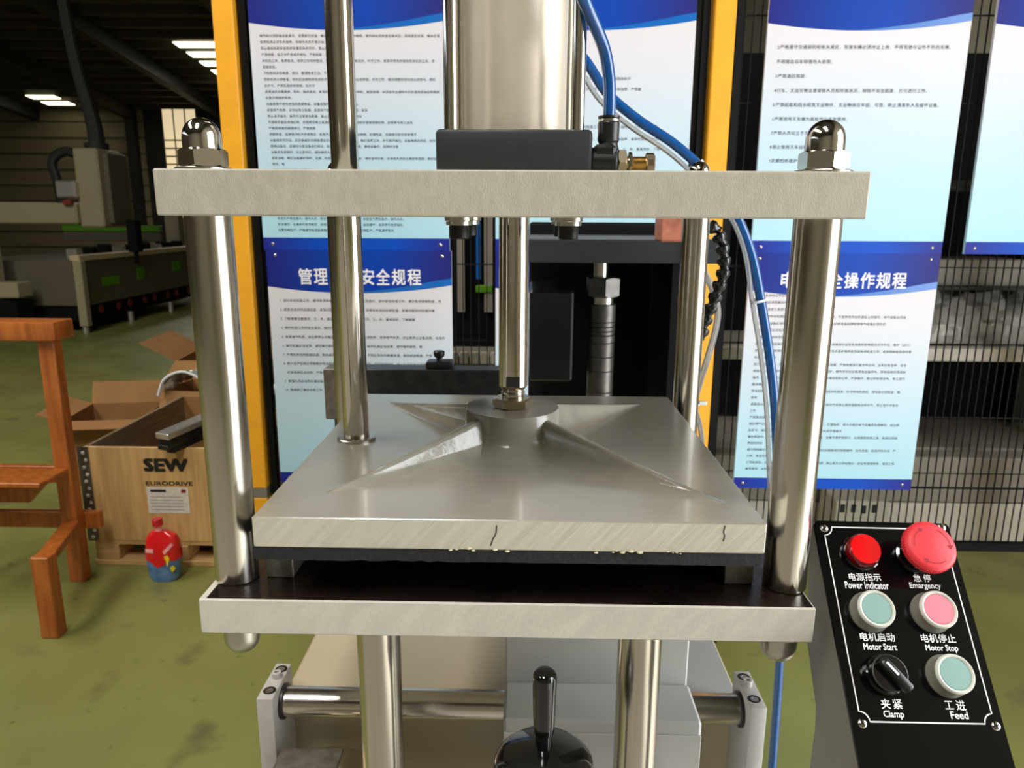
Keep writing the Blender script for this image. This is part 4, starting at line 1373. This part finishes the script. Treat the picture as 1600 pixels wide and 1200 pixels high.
b = B(); b.box(-1.325, -1.307, CYF - 0.0022, CYF - 0.0017, 0.306, 0.320); part('label_mark', b, M['cnc_red'], lab, smooth=False)

ext = thing('aluminium_profile', 'silver and black window profile leaning out of the plywood crate', 'profile', (-1.3, 2.72, 0.487))
p0 = Vector((-1.345, 2.60, 0.530)); p1 = Vector((-1.085, 3.25, 0.585))
Mx = Matrix.Translation(p0) @ (p1 - p0).to_track_quat('Z', 'Y').to_matrix().to_4x4()
L = (p1 - p0).length
b = B(); b.box(-0.032, 0.032, 0.010, 0.034, 0, L, 0.003, Mx); part('silver_face', b, M['silver'], ext)
b = B(); b.box(-0.028, 0.026, -0.014, 0.010, 0.01, L, 0.002, Mx); part('gasket', b, M['black_rubber'], ext)
b = B(); b.box(-0.020, 0.030, -0.034, -0.014, 0, L, 0.002, Mx); part('lower_flange', b, M['dark_steel'], ext)
b = B(); b.box(-0.024, 0.012, -0.050, -0.034, 0.02, L, 0.002, Mx); part('lower_web', b, M['black_rubber'], ext)

# cardboard boxes
def carton(name, lab, x0, x1, y0, y1, z0, z1, flaps, open_top=True, rz=0.0, m='cardboard'):
    c = thing(name, lab, 'cardboard box', ((x0 + x1) / 2, (y0 + y1) / 2, z0))
    cx, cy = (x0 + x1) / 2, (y0 + y1) / 2
    R = Matrix.Translation((cx, cy, 0)) @ Matrix.Rotation(rz, 4, 'Z') @ Matrix.Translation((-cx, -cy, 0))
    t = 0.006
    for nm, q in (('front_wall', (x0, x1, y0, y0 + t)), ('rear_wall', (x0, x1, y1 - t, y1)), ('side_wall', (x0, x0 + t, y0 + t, y1 - t)), ('side_wall', (x1 - t, x1, y0 + t, y1 - t))):
        b = B(); b.box(q[0], q[1], q[2], q[3], z0, z1, 0, R); part(nm, b, M[m], c, smooth=False)
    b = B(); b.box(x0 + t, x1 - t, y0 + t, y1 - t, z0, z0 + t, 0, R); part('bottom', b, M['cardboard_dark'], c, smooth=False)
    for side, ang, w in flaps:
        b = B()
        a = math.radians(ang)
        if side == 'f':
            T = Matrix.Translation((0, y0, z1)) @ Matrix.Rotation(a, 4, 'X'); b.box(x0, x1, -0.004, 0, 0, w, 0, R @ T)
        elif side == 'b':
            T = Matrix.Translation((0, y1, z1)) @ Matrix.Rotation(-a, 4, 'X'); b.box(x0, x1, 0, 0.004, 0, w, 0, R @ T)
        elif side == 'l':
            T = Matrix.Translation((x0, 0, z1)) @ Matrix.Rotation(-a, 4, 'Y'); b.box(-0.004, 0, y0, y1, 0, w, 0, R @ T)
        else:
            T = Matrix.Translation((x1, 0, z1)) @ Matrix.Rotation(a, 4, 'Y'); b.box(0, 0.004, y0, y1, 0, w, 0, R @ T)
        part('flap', b, M[m], c, smooth=False)
    return c


carton('cardboard_box', 'low cardboard box with open flaps left behind the plywood crate', -2.36, -1.98, 3.55, 3.93, 0.0, 0.34, [('f', 100, 0.10), ('b', 20, 0.12), ('l', 70, 0.12)], rz=0.15)
carton('cardboard_box', 'tall cardboard box wedged behind the crate rim', -1.86, -1.60, 3.66, 3.96, 0.0, 0.47, [('f', 150, 0.14), ('b', 30, 0.1)], rz=-0.08)
carton('cardboard_box', 'big open cardboard box far behind the crate with raised flaps', -2.08, -1.54, 4.24, 4.74, 0.0, 0.52, [('b', -8, 0.22), ('l', 60, 0.22), ('f', 110, 0.16)], rz=0.10)
fw = thing('film_roll', 'crumpled clear packing film lying between the cardboard boxes', 'plastic film', (-1.72, 3.75, 0.40))
b = B()
rows = []
for i in range(14):
    t = i / 13
    row = []
    for k in range(10):
        a = PI * (0.05 + 0.9 * k / 9)
        rr = 0.13 * (1 + rw.uniform(-0.10, 0.10))
        row.append(Vector((-1.73 - rr * math.cos(a), 3.60 + 0.02 + 0.24 * t, 0.45 + rr * math.sin(a) * (1 - 0.3 * t))))
    rows.append(row)
b.grid(rows)
part('film', b, M['wrap'], fw, ang=20)
b = B(); b.tube([(-1.86, 3.60, 0.46), (-1.82, 3.60, 0.545), (-1.73, 3.60, 0.585), (-1.64, 3.60, 0.550), (-1.60, 3.60, 0.47)], 0.007, 8)
part('film_edge', b, M['white_plastic'], fw)

# red pouch bottle on the floor
bt = thing('drink_pouch', 'red and blue squeeze pouch with screw cap in front of the crate', 'pouch', (-1.366, 2.57, 0.0))
def pouch_row(z, wx, wy, cx=-1.366):
    return [Vector((cx + wx * math.copysign(abs(math.cos(a)) ** 0.6, math.cos(a)), 2.57 + wy * math.copysign(abs(math.sin(a)) ** 0.8, math.sin(a)), z)) for a in [2 * PI * k / 28 for k in range(28)]]
b = B(); b.grid([pouch_row(0.001, 0.050, 0.040), pouch_row(0.02, 0.058, 0.044), pouch_row(0.055, 0.062, 0.044), pouch_row(0.088, 0.064, 0.042)], True, True, False); part('pouch_base', b, M['pouch_blue'], bt)
b = B(); b.grid([pouch_row(0.085, 0.0645, 0.0425), pouch_row(0.12, 0.065, 0.038), pouch_row(0.155, 0.062, 0.030), pouch_row(0.178, 0.052, 0.020), pouch_row(0.192, 0.030, 0.014, -1.372)], True, False, True); part('pouch_body', b, M['pouch_red'], bt)
b = B(); b.cyl((-1.376, 2.57, 0.188), (-1.378, 2.57, 0.214), 0.012, 16); part('spout', b, M['pouch_pink'], bt)
b = B(); b.cyl((-1.378, 2.57, 0.212), (-1.380, 2.57, 0.240), 0.019, 18, ch=0.002); part('screw_cap', b, M['cap_crimson'], bt)
# printed shapes on the pouch: pointed red apron, yellow diamonds, pale band
def skin(pts, m, name):
    b = B()
    vs = []
    for x, z in pts:
        w = 0.0435 if z < 0.09 else 0.0435 - (z - 0.09) * 0.12
        u = max(-0.98, min(0.98, x / 0.065))
        y = 2.57 - w * (1 - abs(u) ** 3.3) ** 0.24 - 0.0022
        vs.append(b.bm.verts.new((-1.366 + x, y, z)))
    b.bm.faces.new(vs)
    part(name, b, M[m], bt, smooth=False)
skin([(-0.050, 0.092), (-0.006, 0.060), (0.022, 0.075), (0.028, 0.092)], 'pouch_red', 'red_print')
skin([(0.020, 0.105), (0.032, 0.112), (0.040, 0.098), (0.030, 0.065)], 'pouch_yellow', 'yellow_print')
skin([(0.038, 0.060), (0.050, 0.072), (0.057, 0.055), (0.046, 0.042)], 'pouch_yellow', 'yellow_print')
skin([(0.016, 0.125), (0.048, 0.158), (0.054, 0.148), (0.022, 0.112)], 'pouch_pink', 'pale_band')
skin([(-0.052, 0.118), (-0.020, 0.118), (-0.020, 0.134), (-0.052, 0.134)], 'pouch_pink', 'pale_patch')

# wooden stool on the far left
st = thing('wooden_stool', 'varnished orange wood step stool left of the crate', 'stool', (-1.86, 2.36, 0))
b = B(); b.box(-2.15, -1.622, 2.485, 2.600, 0.925, 0.990, 0.006, seg=2); part('top_board', b, M['stool_wood'], st)
for x, y, zt in ((-1.683, 2.545, 0.925), (-1.545, 2.165, 0.285), (-2.10, 2.545, 0.925), (-2.18, 2.165, 0.285)):
    b = B(); b.bar((x, y, 0), (x, y, zt), 0.058, 0.050, 0.003)
    part('leg', b, M['stool_wood'], st)
for z, x1 in ((0.405, -1.712), (0.225, -1.600)):
    b = B(); b.box(-2.10, x1, 2.572, 2.60, z - 0.03, z + 0.035, 0.003); part('rung', b, M['stool_wood'], st)
b = B(); b.bar((-1.673, 2.515, 0.235), (-1.575, 2.185, 0.235), 0.055, 0.030, 0.003); part('rung', b, M['stool_wood'], st)
b = B(); b.box(-2.12, -1.66, 2.36, 2.52, 0.435, 0.452, 0.003); part('shelf', b, M['stool_wood'], st)
b = B(); b.prism([(-2.1, 0.434), (-1.70, 0.434), (-1.80, 0.33), (-2.1, 0.33)], 2.49, 2.515); part('gusset', b, M['stool_wood'], st)

# CNC machine at the back left
cn = thing('cnc_router', 'long grey and cream CNC router with green marks on its side', 'cnc machine', (-5.9, 10.0, 0))
b = B(); b.box(-6.70, -5.15, 8.50, 11.7, 0.31, 0.83, 0.01); part('bed', b, M['cnc_grey'], cn)
b = B(); b.box(-5.24, -5.12, 8.46, 11.7, 0.83, 0.90, 0.01); part('rail_cover', b, M['cnc_light'], cn)
b = B(); b.box(-5.20, -5.10, 8.44, 8.54, 0.08, 0.84, 0.01); part('corner_post', b, M['cnc_cream'], cn)
b = B(); b.box(-6.65, -5.19, 8.54, 11.65, 0.13, 0.31); part('plinth', b, M['dark_void'], cn)
for k in range(8):
    y = 8.9 + 0.33 * k + (0.06 if k % 2 else 0)
    b = B(); b.lathe([(0.055, 0), (0.05, 0.008), (0.02, 0.012)], Matrix.Translation((-5.185, y, 0.235)) @ Matrix.Rotation(PI / 2, 4, 'Y'), 14); part('red_knob', b, M['cnc_red'], cn)
for y0, y1, z0, z1 in ((8.92, 9.30, 0.505, 0.61), (9.75, 9.95, 0.52, 0.68), (10.75, 11.0, 0.56, 0.70)):
    b = B(); b.box(-5.152, -5.145, y0, y1, z0, z1); part('green_mark', b, M['cnc_green'], cn, smooth=False)
for y in (8.49, 9.5, 10.6, 11.6):
    b = B(); b.cyl((-5.16, y, 0), (-5.16, y, 0.13), 0.035, 12); part('foot', b, M['silver'], cn)
gan = holder('gantry', cn)
b = B(); b.box(-5.50, -5.20, 9.20, 9.75, 1.20, 2.14, 0.02); part('column', b, M['cnc_cream'], gan)
b = B(); b.box(-5.20, -5.13, 9.30, 9.75, 1.25, 2.10, 0.01); part('side_cover', b, M['cnc_grey'], gan)
b = B(); b.box(-7.6, -5.50, 9.15, 9.45, 1.24, 1.50, 0.02); part('beam', b, M['cnc_cream'], gan)
b = B(); b.box(-5.70, -5.46, 9.10, 9.30, 1.55, 1.76, 0.02); part('spindle_motor', b, M['silver'], gan)
b = B(); b.box(-5.62, -5.52, 9.08, 9.14, 1.47, 1.53, 0.01); part('red_button', b, M['cnc_red'], gan)
b = B(); b.tube([(-5.45, 9.3, 2.05), (-5.62, 9.25, 2.10), (-5.75, 9.2, 1.98), (-5.72, 9.2, 1.75), (-5.70, 9.2, 1.50)], 0.055, 10); part('cable_loop', b, M['black_rubber'], gan)
b = B(); b.box(-5.02, -4.90, 9.35, 9.5, 0.90, 1.30, 0.01); b.cyl((-4.96, 9.42, 0.75), (-4.96, 9.42, 0.95), 0.03, 10); part('tool_head', b, M['dark_void'], gan)
b = B(); b.box(-7.3, -5.75, 11.72, 11.80, 0.95, 1.10, 0.01); part('guard', b, M['cnc_grey'], cn)
b = B(); b.box(-7.3, -5.75, 11.70, 11.80, 1.10, 1.20, 0.01); part('green_guard', b, M['cnc_green'], cn)
rwv = random.Random(11)
for k in range(9):
    y = 8.75 + 0.33 * k
    b = B(); b.box(-5.45, -5.32, y, y + 0.12, 0.83, 0.93 + rwv.uniform(0, 0.07), 0.01); part('clamp', b, M['dark_void'] if k % 3 else M['silver'], cn)
b = B(); b.box(-6.05, -5.60, 8.05, 8.30, 0.45, 0.62, 0.01); b.box(-5.98, -5.86, 8.1, 8.25, 0.0, 1.18, 0.01); part('operator_stand', b, M['cnc_cream'], cn)
b = B(); b.box(-6.8, -5.62, 8.02, 8.32, 0.02, 0.42, 0.01); part('cable_box', b, M['dark_void'], cn)

frm = thing('steel_frame', 'cream goal-shaped steel frame behind the CNC router', 'steel frame', (-5.7, 12.6, 0))
b = B(); b.box(-6.05, -5.82, 12.5, 12.7, 0, 1.55, 0.01); part('upright', b, M['cnc_cream'], frm)
b = B(); b.box(-5.58, -5.45, 12.5, 12.7, 0, 1.40, 0.01); part('upright', b, M['cnc_cream'], frm)
b = B(); b.box(-6.05, -5.10, 12.45, 12.7, 1.40, 1.56, 0.01); part('crossbar', b, M['cnc_cream'], frm)
b = B(); b.box(-5.78, -5.62, 12.72, 12.76, 0.0, 1.40); part('dark_panel', b, M['dark_void'], frm)
cb2 = thing('machine_cabinet', 'pale machine cabinet beside the goal-shaped frame', 'cabinet', (-4.95, 13.0, 0))
b = B(); b.box(-5.15, -4.80, 12.8, 13.2, 0, 1.65, 0.01); part('body', b, M['cnc_cream'], cb2)
b = B(); b.box(-4.80, -4.30, 12.9, 13.3, 0, 1.75, 0.01); part('dark_door', b, M['dark_void'], cb2)
dh = thing('dust_hose', 'dark hose hanging from the roof above the CNC router', 'hose', (-5.42, 9.5, 2.14))
b = B(); b.tube([(-5.35, 9.5, 2.13), (-5.37, 9.5, 2.5), (-5.50, 9.5, 3.2), (-5.58, 9.5, 4.2), (-5.60, 9.5, roof_z(9.5) - 0.32)], 0.085, 12, rfun=lambda t: 0.10 - 0.05 * t)
part('hose', b, M['steel_dark'], dh)
b = B(); b.cyl((-5.36, 9.5, 2.14), (-5.36, 9.5, 2.22), 0.14, 16); part('hose_cuff', b, M['steel_dark'], dh)
